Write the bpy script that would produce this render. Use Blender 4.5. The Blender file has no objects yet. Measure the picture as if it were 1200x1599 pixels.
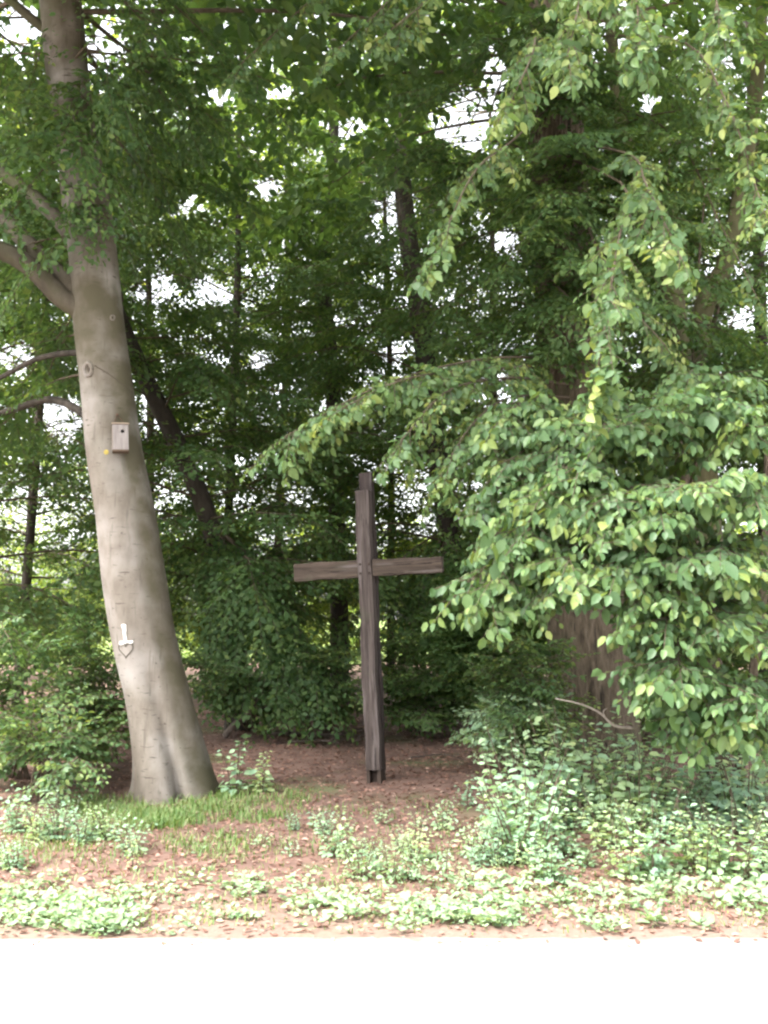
import bpy, bmesh, math, random
import numpy as np
from mathutils import Vector, Matrix
from mathutils.bvhtree import BVHTree

R = math.radians
scene = bpy.context.scene
C = scene.collection

# ------------------------------------------------------------------ camera
CAM_Z, PITCH, FPX = 1.6, R(6.02), 1555.0
cam_d = bpy.data.cameras.new('camera')
cam = bpy.data.objects.new('camera', cam_d)
C.objects.link(cam)
cam.location = (0, 0, CAM_Z)
cam.rotation_euler = (R(90) + PITCH, 0, 0)
cam_d.sensor_fit = 'VERTICAL'
cam_d.sensor_height = 36.0
cam_d.lens = 36.0 * FPX / 1599.0
cam_d.clip_start, cam_d.clip_end = 0.05, 2000
scene.camera = cam

# ------------------------------------------------------------------ sky, sun, exposure
SUN_EL, SUN_AZ = 56.0, 232.0          # azimuth: compass degrees the light comes FROM (0 = +Y, clockwise)
world = bpy.data.worlds.new('World')
scene.world = world
world.use_nodes = True
wn, wl = world.node_tree.nodes, world.node_tree.links
wn.clear()
sky = wn.new('ShaderNodeTexSky')
sky.sky_type = 'NISHITA'
sky.sun_disc = False
sky.sun_elevation = R(SUN_EL)
sky.sun_rotation = R(SUN_AZ)
sky.air_density, sky.dust_density, sky.ozone_density = 1.0, 4.0, 1.0
hsv = wn.new('ShaderNodeHueSaturation')
hsv.inputs['Saturation'].default_value = 0.18      # thin overcast: the blue is mostly veiled
bg = wn.new('ShaderNodeBackground')
bg.inputs['Strength'].default_value = 0.12
wo = wn.new('ShaderNodeOutputWorld')
wl.new(sky.outputs[0], hsv.inputs['Color'])
wl.new(hsv.outputs[0], bg.inputs['Color'])
wl.new(bg.outputs[0], wo.inputs['Surface'])

sun_d = bpy.data.lights.new('sun', 'SUN')
sun_d.energy = 1.5
sun_d.angle = R(25)
sun_d.color = (1.0, 0.96, 0.9)
sun = bpy.data.objects.new('sun', sun_d)
C.objects.link(sun)
sv = Vector((math.sin(R(SUN_AZ)) * math.cos(R(SUN_EL)), math.cos(R(SUN_AZ)) * math.cos(R(SUN_EL)), math.sin(R(SUN_EL))))
sun.rotation_euler = sv.to_track_quat('Z', 'Y').to_euler()
sun.location = sv * 60

vs = scene.view_settings
vs.view_transform = 'Standard'
vs.look = 'None'
vs.exposure = 3.08
vs.gamma = 1.0
vs.use_curve_mapping = False
cy = scene.cycles
cy.max_bounces = 6
cy.diffuse_bounces = 4
cy.transmission_bounces = 4
cy.glossy_bounces = 2
cy.transparent_max_bounces = 4
cy.use_denoising = True
cy.use_adaptive_sampling = True
cy.adaptive_threshold = 0.02
cy.filter_width = 2.4
cy.caustics_reflective = cy.caustics_refractive = False

# ------------------------------------------------------------------ small maths
TH = PITCH
def ray(px, py):
    u, v = (px - 600.0) / FPX, (799.5 - py) / FPX
    return Vector((u, math.cos(TH) - v * math.sin(TH), math.sin(TH) + v * math.cos(TH)))
def at(px, py, Y):
    d = ray(px, py)
    return Vector((0, 0, CAM_Z)) + d * (Y / d.y)
def project(P):
    x, y, z = P[:, 0], P[:, 1], P[:, 2] - CAM_Z
    f = y * math.cos(TH) + z * math.sin(TH)
    u = z * math.cos(TH) - y * math.sin(TH)
    f = np.maximum(f, 0.01)
    return 600 + FPX * x / f, 799.5 - FPX * u / f
def gz(x, y):
    """height of the woodland floor"""
    s = min(max((y - 5.2) / 3.0, 0), 1)
    return 0.0 + s * (0.035 * math.sin(x * 1.1 + 0.6) * math.sin(y * 0.8) + 0.02 * math.sin(x * 2.7 + y * 1.9))
def ground(px, py):
    d = ray(px, py)
    t = -CAM_Z / d.z
    p = Vector((0, 0, CAM_Z)) + d * t
    return Vector((p.x, p.y, gz(p.x, p.y)))
def nrm(a):
    return a / np.maximum(np.linalg.norm(a, axis=-1, keepdims=True), 1e-9)
def snoise(P, freq, seed, octaves=3):
    r = np.random.default_rng(seed)
    out = np.zeros(len(P))
    a = 1.0
    for o in range(octaves):
        for k in range(4):
            d = r.normal(size=3)
            d /= np.linalg.norm(d)
            out += a * np.sin(P @ d * freq * (0.8 + 0.5 * r.random()) + r.random() * 6.28) / 4
        freq *= 2.1
        a *= 0.5
    return out

# ------------------------------------------------------------------ objects and tags
def tag(o, label=None, cat=None, group=None, kind=None):
    if label: o['label'] = label
    if cat: o['category'] = cat
    if group: o['group'] = group
    if kind: o['kind'] = kind
    return o
def empty(name, loc=(0, 0, 0), rz=0.0):
    o = bpy.data.objects.new(name, None)
    o.empty_display_size = 0.2
    C.objects.link(o)
    o.location = loc
    o.rotation_euler = (0, 0, rz)
    return o
def mesh_np(name, V, faces, rnd=None, smooth=True):
    """faces: list of int arrays (n,k)"""
    me = bpy.data.meshes.new(name)
    V = np.asarray(V, dtype=np.float32)
    me.vertices.add(len(V))
    me.vertices.foreach_set('co', V.ravel())
    starts, idx, s = [], [], 0
    for F in faces:
        F = np.asarray(F, dtype=np.int32)
        if len(F) == 0: continue
        starts.append(np.arange(len(F), dtype=np.int32) * F.shape[1] + s)
        idx.append(F.ravel())
        s += F.size
    idx = np.concatenate(idx); starts = np.concatenate(starts)
    me.loops.add(len(idx))
    me.loops.foreach_set('vertex_index', idx)
    me.polygons.add(len(starts))
    me.polygons.foreach_set('loop_start', starts)
    me.update(calc_edges=True)
    if smooth:
        me.polygons.foreach_set('use_smooth', np.ones(len(starts), dtype=bool))
    if rnd is not None:
        a = me.attributes.new('rnd', 'FLOAT', 'POINT')
        a.data.foreach_set('value', np.asarray(rnd, dtype=np.float32))
    me.update()
    return me
def link(name, me, mat=None, parent=None, loc=None):
    o = bpy.data.objects.new(name, me)
    C.objects.link(o)
    if mat is not None and len(me.materials) == 0:
        me.materials.append(mat)
    if parent is not None:
        o.parent = parent
    if loc is not None:
        o.location = loc
    return o
def rel(o, P):
    """world points to the frame of an unrotated empty"""
    return np.asarray(P, dtype=float) - np.array(o.location)

class Acc:
    """collects quads/tris"""
    def __init__(s): s.v, s.q, s.t, s.n = [], [], [], 0
    def add(s, V, q=None, t=None):
        V = np.asarray(V, dtype=float)
        s.v.append(V)
        if q is not None and len(q): s.q.append(np.asarray(q) + s.n)
        if t is not None and len(t): s.t.append(np.asarray(t) + s.n)
        s.n += len(V)
    def mesh(s, name, off=None, smooth=True):
        V = np.concatenate(s.v)
        if off is not None: V = V - np.asarray(off)
        F = []
        if s.q: F.append(np.concatenate(s.q))
        if s.t: F.append(np.concatenate(s.t))
        return mesh_np(name, V, F, smooth=smooth)

def catmull(P, n):
    P = np.asarray(P, dtype=float)
    if len(P) == 2:
        t = np.linspace(0, 1, n)[:, None]
        return P[0] * (1 - t) + P[1] * t
    Q = np.vstack([2 * P[0] - P[1], P, 2 * P[-1] - P[-2]])
    out = []
    m = len(P) - 1
    for s in np.linspace(0, m, n):
        i = min(int(s), m - 1); f = s - i
        a, b, c, d = Q[i], Q[i + 1], Q[i + 2], Q[i + 3]
        out.append(0.5 * ((2 * b) + (c - a) * f + (2 * a - 5 * b + 4 * c - d) * f ** 2 + (3 * b - a - 3 * c + d) * f ** 3))
    return np.array(out)
def tube(acc, P, rad, segs=8, rfun=None, cap=True):
    P = np.asarray(P, dtype=float)
    n = len(P)
    rad = np.broadcast_to(np.asarray(rad, dtype=float), (n,))
    T = nrm(np.gradient(P, axis=0))
    ref = np.array([0, -1.0, 0]) if abs(T[0][1]) < 0.9 else np.array([1.0, 0, 0])
    u = ref - T[0] * (ref @ T[0]); u /= np.linalg.norm(u)
    V = []
    th = np.arange(segs) * 2 * math.pi / segs
    for i in range(n):
        u = u - T[i] * (u @ T[i]); u /= np.linalg.norm(u)
        w = np.cross(T[i], u)
        r = rad[i] if rfun is None else rad[i] * rfun(i / (n - 1), th, P[i])
        V.append(P[i] + (np.cos(th) * r)[:, None] * u + (np.sin(th) * r)[:, None] * w)
    V = np.concatenate(V)
    i, j = np.meshgrid(np.arange(n - 1), np.arange(segs), indexing='ij')
    i, j = i.ravel(), j.ravel(); k = (j + 1) % segs
    q = np.stack([i * segs + j, i * segs + k, (i + 1) * segs + k, (i + 1) * segs + j], 1)
    t = []
    if cap:
        V = np.vstack([V, P[-1] + T[-1] * rad[-1] * 0.4, P[0]])
        a, b = n * segs, n * segs + 1
        for s in range(segs):
            t.append(((n - 1) * segs + s, (n - 1) * segs + (s + 1) % segs, a))
            t.append(((s + 1) % segs, s, b))
    acc.add(V, q, t)
def box_bm(bm, x0, x1, y0, y1, z0, z1):
    vs_ = [bm.verts.new((x, y, z)) for z in (z0, z1) for y in (y0, y1) for x in (x0, x1)]
    for f in ((0, 2, 3, 1), (4, 5, 7, 6), (0, 1, 5, 4), (2, 6, 7, 3), (0, 4, 6, 2), (1, 3, 7, 5)):
        bm.faces.new([vs_[i] for i in f])
    return vs_
def bm_obj(name, bm, mat, parent=None, bevel=0.0, loc=None, smooth=False):
    bmesh.ops.recalc_face_normals(bm, faces=bm.faces[:])
    if bevel > 0:
        bmesh.ops.bevel(bm, geom=bm.edges[:], offset=bevel, segments=2, affect='EDGES', profile=0.6)
    me = bpy.data.meshes.new(name)
    bm.to_mesh(me); bm.free()
    for p in me.polygons: p.use_smooth = smooth
    return link(name, me, mat, parent, loc)

# ------------------------------------------------------------------ materials
def new_mat(name):
    m = bpy.data.materials.new(name)
    m.use_nodes = True
    m.node_tree.nodes.clear()
    return m, m.node_tree.nodes, m.node_tree.links
def ramp(n, stops):
    r = n.new('ShaderNodeValToRGB')
    while len(r.color_ramp.elements) > 1: r.color_ramp.elements.remove(r.color_ramp.elements[-1])
    r.color_ramp.elements[0].position = stops[0][0]
    r.color_ramp.elements[0].color = (*stops[0][1], 1)
    for p, c in stops[1:]:
        e = r.color_ramp.elements.new(p); e.color = (*c, 1)
    return r
def leaf_mat(name, stops, trans=0.42, ttint=(1.25, 1.15, 0.55), gloss=0.015, rough=0.5, objvar=0.0):
    m, n, l = new_mat(name)
    at_ = n.new('ShaderNodeAttribute'); at_.attribute_name = 'rnd'
    r = ramp(n, stops)
    if objvar:
        oi = n.new('ShaderNodeObjectInfo'); ma = n.new('ShaderNodeMath'); ma.operation = 'MULTIPLY_ADD'
        ma.inputs[1].default_value = objvar; l.new(oi.outputs['Random'], ma.inputs[0])
        mb = n.new('ShaderNodeMath'); mb.operation = 'MULTIPLY'; mb.inputs[1].default_value = 1 - objvar
        l.new(at_.outputs['Fac'], mb.inputs[0]); l.new(mb.outputs[0], ma.inputs[2]); l.new(ma.outputs[0], r.inputs['Fac'])
    else:
        l.new(at_.outputs['Fac'], r.inputs['Fac'])
    nz = n.new('ShaderNodeTexNoise'); nz.inputs['Scale'].default_value = 40
    tc = n.new('ShaderNodeTexCoord'); l.new(tc.outputs['Object'], nz.inputs['Vector'])
    mp = n.new('ShaderNodeMapRange'); mp.inputs['To Min'].default_value = 0.82; mp.inputs['To Max'].default_value = 1.18
    l.new(nz.outputs['Fac'], mp.inputs['Value'])
    mul = n.new('ShaderNodeMixRGB'); mul.blend_type = 'MULTIPLY'; mul.inputs['Fac'].default_value = 1
    l.new(r.outputs['Color'], mul.inputs['Color1']); l.new(mp.outputs[0], mul.inputs['Color2'])
    dif = n.new('ShaderNodeBsdfDiffuse'); l.new(mul.outputs[0], dif.inputs['Color'])
    tr = n.new('ShaderNodeBsdfTranslucent')
    tm = n.new('ShaderNodeMixRGB'); tm.blend_type = 'MULTIPLY'; tm.inputs['Fac'].default_value = 1
    tm.inputs['Color2'].default_value = (*ttint, 1)
    l.new(mul.outputs[0], tm.inputs['Color1']); l.new(tm.outputs[0], tr.inputs['Color'])
    tm.inputs['Color2'].default_value = tuple(2.2 * trans * c for c in ttint) + (1,)
    mx = n.new('ShaderNodeAddShader')
    l.new(dif.outputs[0], mx.inputs[0]); l.new(tr.outputs[0], mx.inputs[1])
    gl = n.new('ShaderNodeBsdfGlossy'); gl.inputs['Roughness'].default_value = rough
    fr = n.new('ShaderNodeLayerWeight'); fr.inputs['Blend'].default_value = 0.35
    fm = n.new('ShaderNodeMath'); fm.operation = 'MULTIPLY_ADD'
    fm.inputs[1].default_value = gloss * 2; fm.inputs[2].default_value = gloss
    l.new(fr.outputs['Fresnel'], fm.inputs[0])
    mg = n.new('ShaderNodeMixShader')
    l.new(fm.outputs[0], mg.inputs['Fac']); l.new(mx.outputs[0], mg.inputs[1]); l.new(gl.outputs[0], mg.inputs[2])
    o = n.new('ShaderNodeOutputMaterial'); l.new(mg.outputs[0], o.inputs['Surface'])
    return m
def rough_mat(name, cols, scale=(4, 4, 4), detail=8, rough=0.85, bump=0.3, bdist=0.02, bscale=None, second=None, spec=0.25):
    """noise-driven colour with bump; second = (colour, scale, threshold lo, hi) for patches"""
    m, n, l = new_mat(name)
    tc = n.new('ShaderNodeTexCoord')
    mp = n.new('ShaderNodeMapping'); mp.inputs['Scale'].default_value = scale
    l.new(tc.outputs['Object'], mp.inputs['Vector'])
    nz = n.new('ShaderNodeTexNoise'); nz.inputs['Scale'].default_value = 1; nz.inputs['Detail'].default_value = detail
    nz.inputs['Roughness'].default_value = 0.65
    l.new(mp.outputs[0], nz.inputs['Vector'])
    k = len(cols)
    r = ramp(n, [(0.28 + 0.44 * i / (k - 1), c) for i, c in enumerate(cols)])
    l.new(nz.outputs['Fac'], r.inputs['Fac'])
    col = r.outputs['Color']
    for s in (second or []):
        c2, sc2, lo, hi = s
        iso = not isinstance(sc2, tuple)
        n2 = n.new('ShaderNodeTexNoise'); n2.inputs['Scale'].default_value = sc2 if iso else 1.0; n2.inputs['Detail'].default_value = 5
        if iso:
            l.new(tc.outputs['Object'], n2.inputs['Vector'])
        else:
            m2 = n.new('ShaderNodeMapping'); m2.inputs['Scale'].default_value = sc2
            l.new(tc.outputs['Object'], m2.inputs['Vector']); l.new(m2.outputs[0], n2.inputs['Vector'])
        mr = n.new('ShaderNodeMapRange'); mr.inputs['From Min'].default_value = lo; mr.inputs['From Max'].default_value = hi
        l.new(n2.outputs['Fac'], mr.inputs['Value'])
        mx = n.new('ShaderNodeMixRGB'); mx.inputs['Color2'].default_value = (*c2, 1)
        l.new(mr.outputs[0], mx.inputs['Fac']); l.new(col, mx.inputs['Color1'])
        col = mx.outputs[0]
    b = n.new('ShaderNodeBsdfPrincipled')
    b.inputs['Roughness'].default_value = rough
    b.inputs['Specular IOR Level'].default_value = spec
    l.new(col, b.inputs['Base Color'])
    if bump:
        bn = n.new('ShaderNodeBump'); bn.inputs['Strength'].default_value = bump; bn.inputs['Distance'].default_value = bdist
        l.new(nz.outputs['Fac'], bn.inputs['Height']); l.new(bn.outputs[0], b.inputs['Normal'])
    o = n.new('ShaderNodeOutputMaterial'); l.new(b.outputs[0], o.inputs['Surface'])
    return m
def plain(name, c, rough=0.6, metal=0.0):
    return rough_mat(name, [tuple(x * 0.8 for x in c), tuple(min(1, x * 1.15) for x in c)], (30, 30, 30), 4, rough, 0.1, 0.003)

M = {}
G = lambda *s: list(s)
M['leaf_mid'] = leaf_mat('leaf_mid', [(0, (0.027, 0.056, 0.021)), (0.5, (0.042, 0.077, 0.026)), (0.85, (0.066, 0.104, 0.031)), (1, (0.105, 0.14, 0.04))], 0.42)
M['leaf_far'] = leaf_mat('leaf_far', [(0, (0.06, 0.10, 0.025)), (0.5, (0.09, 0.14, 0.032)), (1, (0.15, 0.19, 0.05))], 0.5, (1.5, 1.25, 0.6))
M['leaf_near'] = leaf_mat('leaf_near', [(0, (0.032, 0.064, 0.027)), (0.4, (0.050, 0.093, 0.036)), (0.72, (0.078, 0.124, 0.041)), (0.9, (0.12, 0.158, 0.046)), (1, (0.18, 0.21, 0.075))], 0.34, (1.25, 1.15, 0.5), 0.022, 0.45)
M['leaf_weed'] = leaf_mat('leaf_weed', [(0, (0.115, 0.19, 0.135)), (0.35, (0.16, 0.25, 0.17)), (0.7, (0.21, 0.285, 0.16)), (1, (0.32, 0.36, 0.16))], 0.3, (1.2, 1.15, 0.6), objvar=0.5)
M['leaf_verge'] = leaf_mat('leaf_verge', [(0, (0.12, 0.185, 0.105)), (0.6, (0.18, 0.25, 0.145)), (1, (0.28, 0.33, 0.19))], 0.2, (1.2, 1.15, 0.6))
M['grass'] = leaf_mat('grass', [(0, (0.055, 0.105, 0.030)), (0.6, (0.085, 0.145, 0.042)), (1, (0.18, 0.20, 0.09))], 0.3, (1.2, 1.15, 0.5))
M['litter'] = leaf_mat('litter', [(0, (0.10, 0.052, 0.040)), (0.45, (0.20, 0.112, 0.085)), (0.85, (0.27, 0.165, 0.128)), (1, (0.34, 0.25, 0.20))], 0.15, (1, 0.8, 0.6), 0.03)
M['beech'] = rough_mat('beech_bark', [(0.105, 0.088, 0.070), (0.150, 0.128, 0.106), (0.190, 0.166, 0.142)], (7, 7, 3.0), 11, 0.8, 0.45, 0.010,
                       second=[((0.25, 0.228, 0.208), 1.7, 0.46, 0.66), ((0.060, 0.050, 0.038), (9, 9, 46), 0.62, 0.74), ((0.07, 0.06, 0.045), (26, 26, 2.2), 0.60, 0.80), ((0.05, 0.04, 0.03), 34, 0.68, 0.74)])
def add_algae_shade(m):  # olive algae tint, plus shade painted into the upper bark
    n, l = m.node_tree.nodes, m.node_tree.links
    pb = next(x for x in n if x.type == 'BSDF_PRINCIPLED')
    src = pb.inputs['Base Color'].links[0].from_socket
    a = n.new('ShaderNodeAttribute'); a.attribute_name = 'algae_shade'
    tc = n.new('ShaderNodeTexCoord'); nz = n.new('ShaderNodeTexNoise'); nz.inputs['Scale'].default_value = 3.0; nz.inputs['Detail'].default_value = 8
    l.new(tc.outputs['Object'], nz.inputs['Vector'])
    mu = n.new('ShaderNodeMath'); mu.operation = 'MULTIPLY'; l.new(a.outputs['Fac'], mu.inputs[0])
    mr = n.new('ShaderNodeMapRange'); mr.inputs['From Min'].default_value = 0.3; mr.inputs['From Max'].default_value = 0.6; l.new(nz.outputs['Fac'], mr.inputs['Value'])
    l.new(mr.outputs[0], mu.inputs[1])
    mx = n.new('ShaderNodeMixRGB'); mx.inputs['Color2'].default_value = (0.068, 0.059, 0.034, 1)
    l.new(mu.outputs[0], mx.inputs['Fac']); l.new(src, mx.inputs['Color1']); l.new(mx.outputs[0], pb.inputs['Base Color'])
add_algae_shade(M['beech'])
M['limbbark'] = rough_mat('dark_limb_bark', [(0.035, 0.028, 0.02), (0.068, 0.056, 0.04), (0.10, 0.088, 0.066)], (6, 6, 3), 9, 0.85, 0.35, 0.012,  # darker and more olive than the trunk bark, with greenish patches
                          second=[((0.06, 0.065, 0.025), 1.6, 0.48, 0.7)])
M['oak'] = rough_mat('brown_bark', [(0.036, 0.027, 0.017), (0.100, 0.077, 0.052), (0.165, 0.132, 0.096)], (26, 26, 5.5), 10, 0.9, 1.0, 0.05,
                     second=[((0.055, 0.060, 0.030), 1.6, 0.52, 0.75), ((0.026, 0.020, 0.014), (20, 20, 3), 0.56, 0.68)])
M['darkbark'] = rough_mat('dark_bark', [(0.018, 0.015, 0.012), (0.040, 0.033, 0.026), (0.07, 0.058, 0.047)], (9, 9, 2.5), 8, 0.9, 0.6, 0.03)
M['olivebark'] = rough_mat('olive_bark', [(0.035, 0.034, 0.016), (0.07, 0.066, 0.03), (0.11, 0.10, 0.052)], (7, 7, 2), 8, 0.85, 0.4, 0.02)
M['twig'] = rough_mat('twig', [(0.06, 0.045, 0.03), (0.13, 0.10, 0.07)], (20, 20, 20), 4, 0.85, 0)
M['deadwood'] = rough_mat('dead_wood', [(0.045, 0.033, 0.027), (0.10, 0.077, 0.064), (0.17, 0.14, 0.12)], (14, 14, 5), 6, 0.9, 0.4, 0.01)
M['ground'] = rough_mat('woodland_soil', [(0.065, 0.038, 0.030), (0.14, 0.085, 0.067), (0.22, 0.142, 0.115)], (5, 5, 5), 12, 0.95, 0.6, 0.03,
                        second=[((0.10, 0.12, 0.05), 0.7, 0.56, 0.72)])
def add_margin(m):
    n, l = m.node_tree.nodes, m.node_tree.links
    pb = next(x for x in n if x.type == 'BSDF_PRINCIPLED')
    src = pb.inputs['Base Color'].links[0].from_socket
    tc = n.new('ShaderNodeTexCoord'); sp = n.new('ShaderNodeSeparateXYZ'); l.new(tc.outputs['Object'], sp.inputs[0])
    nz = n.new('ShaderNodeTexNoise'); nz.inputs['Scale'].default_value = 2.5; nz.inputs['Detail'].default_value = 8
    l.new(tc.outputs['Object'], nz.inputs['Vector'])
    ad = n.new('ShaderNodeMath'); ad.operation = 'MULTIPLY_ADD'; ad.inputs[1].default_value = 1.6; l.new(nz.outputs['Fac'], ad.inputs[0]); l.new(sp.outputs['Y'], ad.inputs[2])
    mr = n.new('ShaderNodeMapRange'); mr.inputs['From Min'].default_value = 5.85; mr.inputs['From Max'].default_value = 7.4
    mr.inputs['To Min'].default_value = 0.85; mr.inputs['To Max'].default_value = 0.0
    l.new(ad.outputs[0], mr.inputs['Value'])
    mx = n.new('ShaderNodeMixRGB'); mx.inputs['Color2'].default_value = (0.175, 0.122, 0.097, 1)
    l.new(mr.outputs[0], mx.inputs['Fac']); l.new(src, mx.inputs['Color1']); l.new(mx.outputs[0], pb.inputs['Base Color'])
add_margin(M['ground'])
M['road'] = rough_mat('pale_concrete', [(0.50, 0.48, 0.46), (0.58, 0.565, 0.55), (0.64, 0.63, 0.61)], (2.2, 2.2, 2.2), 12, 0.9, 0.2, 0.004)
M['field'] = rough_mat('meadow', [(0.08, 0.13, 0.035), (0.14, 0.19, 0.05), (0.22, 0.24, 0.09)], (1.2, 1.2, 1.2), 10, 0.95, 0.3, 0.05)

# ------------------------------------------------------------------ ground sheets
def ground_sheet():
    xs = np.concatenate([np.linspace(-300, -14, 12, endpoint=False), np.linspace(-14, 14, 113), np.linspace(16, 300, 12)])
    ys = np.concatenate([np.linspace(-60, 4, 10, endpoint=False), np.linspace(4, 32, 113), np.linspace(34, 700, 16)])
    X, Y = np.meshgrid(xs, ys)
    Z = np.vectorize(gz)(X, Y)
    V = np.stack([X, Y, Z], -1).reshape(-1, 3)
    nx, ny = len(xs), len(ys)
    i, j = np.meshgrid(np.arange(ny - 1), np.arange(nx - 1), indexing='ij')
    i, j = i.ravel(), j.ravel()
    q = np.stack([i * nx + j, i * nx + j + 1, (i + 1) * nx + j + 1, (i + 1) * nx + j], 1)
    o = link('ground', mesh_np('ground', V, [q]), M['ground'])
    return tag(o, 'reddish brown woodland floor under the trees', 'ground', kind='structure')
ground_sheet()

def road_dust(m, ye):
    n, l = m.node_tree.nodes, m.node_tree.links
    pb = next(x for x in n if x.type == 'BSDF_PRINCIPLED')
    src = pb.inputs['Base Color'].links[0].from_socket
    tc = n.new('ShaderNodeTexCoord'); sp = n.new('ShaderNodeSeparateXYZ'); l.new(tc.outputs['Object'], sp.inputs[0])
    nz = n.new('ShaderNodeTexNoise'); nz.inputs['Scale'].default_value = 5; nz.inputs['Detail'].default_value = 10; nz.inputs['Roughness'].default_value = 0.7
    l.new(tc.outputs['Object'], nz.inputs['Vector'])
    ad = n.new('ShaderNodeMath'); ad.operation = 'MULTIPLY_ADD'; ad.inputs[1].default_value = 0.34; l.new(nz.outputs['Fac'], ad.inputs[0]); l.new(sp.outputs['Y'], ad.inputs[2])
    mr = n.new('ShaderNodeMapRange'); mr.inputs['From Min'].default_value = ye - 0.02; mr.inputs['From Max'].default_value = ye + 0.17; mr.inputs['To Max'].default_value = 0.95
    l.new(ad.outputs[0], mr.inputs['Value'])
    mx = n.new('ShaderNodeMixRGB'); mx.inputs['Color2'].default_value = (0.19, 0.135, 0.108, 1)
    l.new(mr.outputs[0], mx.inputs['Fac']); l.new(src, mx.inputs['Color1']); l.new(mx.outputs[0], pb.inputs['Base Color'])
def road_sheet():
    road_dust(M['road'], ground(600, 1467).y)
    rng = np.random.default_rng(4)
    xs = np.linspace(-70, 70, 1401)
    P = np.stack([xs, xs * 0, xs * 0], 1)
    ye = ground(600, 1467).y + 0.012 * xs + 0.045 * snoise(P, 1.4, 5, 4) + 0.03 * snoise(P, 17.0, 6, 3)
    V = np.concatenate([np.stack([xs, np.full_like(xs, -4.0), np.full_like(xs, 0.012)], 1),
                        np.stack([xs, ye, np.full_like(xs, 0.012)], 1),
                        np.stack([xs, ye + 0.03, np.full_like(xs, -0.03)], 1)])
    n = len(xs); i = np.arange(n - 1)
    q = np.concatenate([np.stack([i, i + 1, i + 1 + n, i + n], 1), np.stack([i + n, i + n + 1, i + 1 + 2 * n, i + 2 * n], 1)])
    o = link('road', mesh_np('road', V, [q], smooth=False), M['road'])
    return tag(o, 'bright pale road surface along the bottom of the picture', 'road', kind='structure')
road_sheet()

def field_sheet():
    V = [(-250, 34, 0.03), (250, 34, 0.03), (250, 600, 0.03), (-250, 600, 0.03)]
    o = link('meadow', mesh_np('meadow', V, [np.array([[0, 1, 2, 3]])], smooth=False), M['field'])
    return tag(o, 'sunlit open meadow seen beyond the wood', 'meadow', kind='structure')
field_sheet()

# ------------------------------------------------------------------ foliage engine
class Leaves:
    def __init__(s): s.p, s.x, s.z, s.L, s.r = [], [], [], [], []
    def add(s, p, x, z, L, r):
        s.p.append(p); s.x.append(x); s.z.append(z); s.L.append(L); s.r.append(r)
    def arrays(s):
        return [np.concatenate(a) for a in (s.p, s.x, s.z, s.L, s.r)]

def make_spray(seed, L, leaf, pitch, jit=0.38, hang=0.0):
    """one flat fan of twigs along +X with leaves, in the XY plane, Z up"""
    r = np.random.default_rng(seed)
    p, x, z, sz = [], [], [], []
    segs = []
    def twig(o, a, ln, droop):
        n = max(2, int(ln / pitch))
        segs.append((o, a, ln, droop))
        for k in range(n):
            t = (k + 0.6) / n
            d = np.array([math.cos(a), math.sin(a), 0])
            pos = o + d * ln * t + np.array([0, 0, -droop * (ln * t) ** 2])
            side = 1 if k % 2 else -1
            b = a + side * (0.75 + 0.35 * r.random()) if k < n - 1 else a + 0.3 * r.normal()
            lx = np.array([math.cos(b), math.sin(b), -0.15 - 0.35 * r.random() - hang * (0.5 + r.random())])
            lx /= np.linalg.norm(lx)
            up = np.array([jit * r.normal(), jit * r.normal(), 1.0])
            lz = up - lx * (up @ lx); lz /= np.linalg.norm(lz)
            p.append(pos + 0.006 * r.normal(size=3)); x.append(lx); z.append(lz)
            sz.append(leaf * (0.5 + 0.75 * r.random()) * (0.75 if t > 0.9 else 1))
    twig(np.zeros(3), 0.0, L, 0.18)
    m = max(2, int(L / (pitch * 2.1)))
    for k in range(m):
        t = (k + 0.5) / m
        side = 1 if k % 2 else -1
        ln = (0.42 * L * (1 - t) + 0.08) * (0.7 + 0.6 * r.random())
        twig(np.array([t * L, 0, -0.18 * (t * L) ** 2]), side * (0.7 + 0.3 * r.random()), ln, 0.35)
    return dict(p=np.array(p), x=np.array(x), z=np.array(z), s=np.array(sz), segs=segs, L=L)

SPRAYS = {}
def spray_set(key, lens, leaf, pitch, hang=0.0, n=4, jit=0.38):
    SPRAYS[key] = [make_spray(hash_(key) + 17 * i + int(100 * L), L, leaf, pitch, jit, hang) for L in lens for i in range(n)]
def hash_(s): return sum(ord(c) * (i + 3) for i, c in enumerate(s)) % 9973
spray_set('mid', (0.55, 0.8, 1.05), 0.078, 0.048)
spray_set('far', (0.6, 0.85, 1.1), 0.100, 0.066)
spray_set('top', (1.2, 1.6), 0.19, 0.13)
spray_set('near', (0.32, 0.45, 0.6), 0.082, 0.050, hang=0.5, jit=0.85, n=7)
spray_set('over', (0.4, 0.55, 0.7), 0.078, 0.048, hang=0.35, jit=0.65, n=6)
spray_set('low', (0.35, 0.5, 0.65), 0.06, 0.04)

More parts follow.
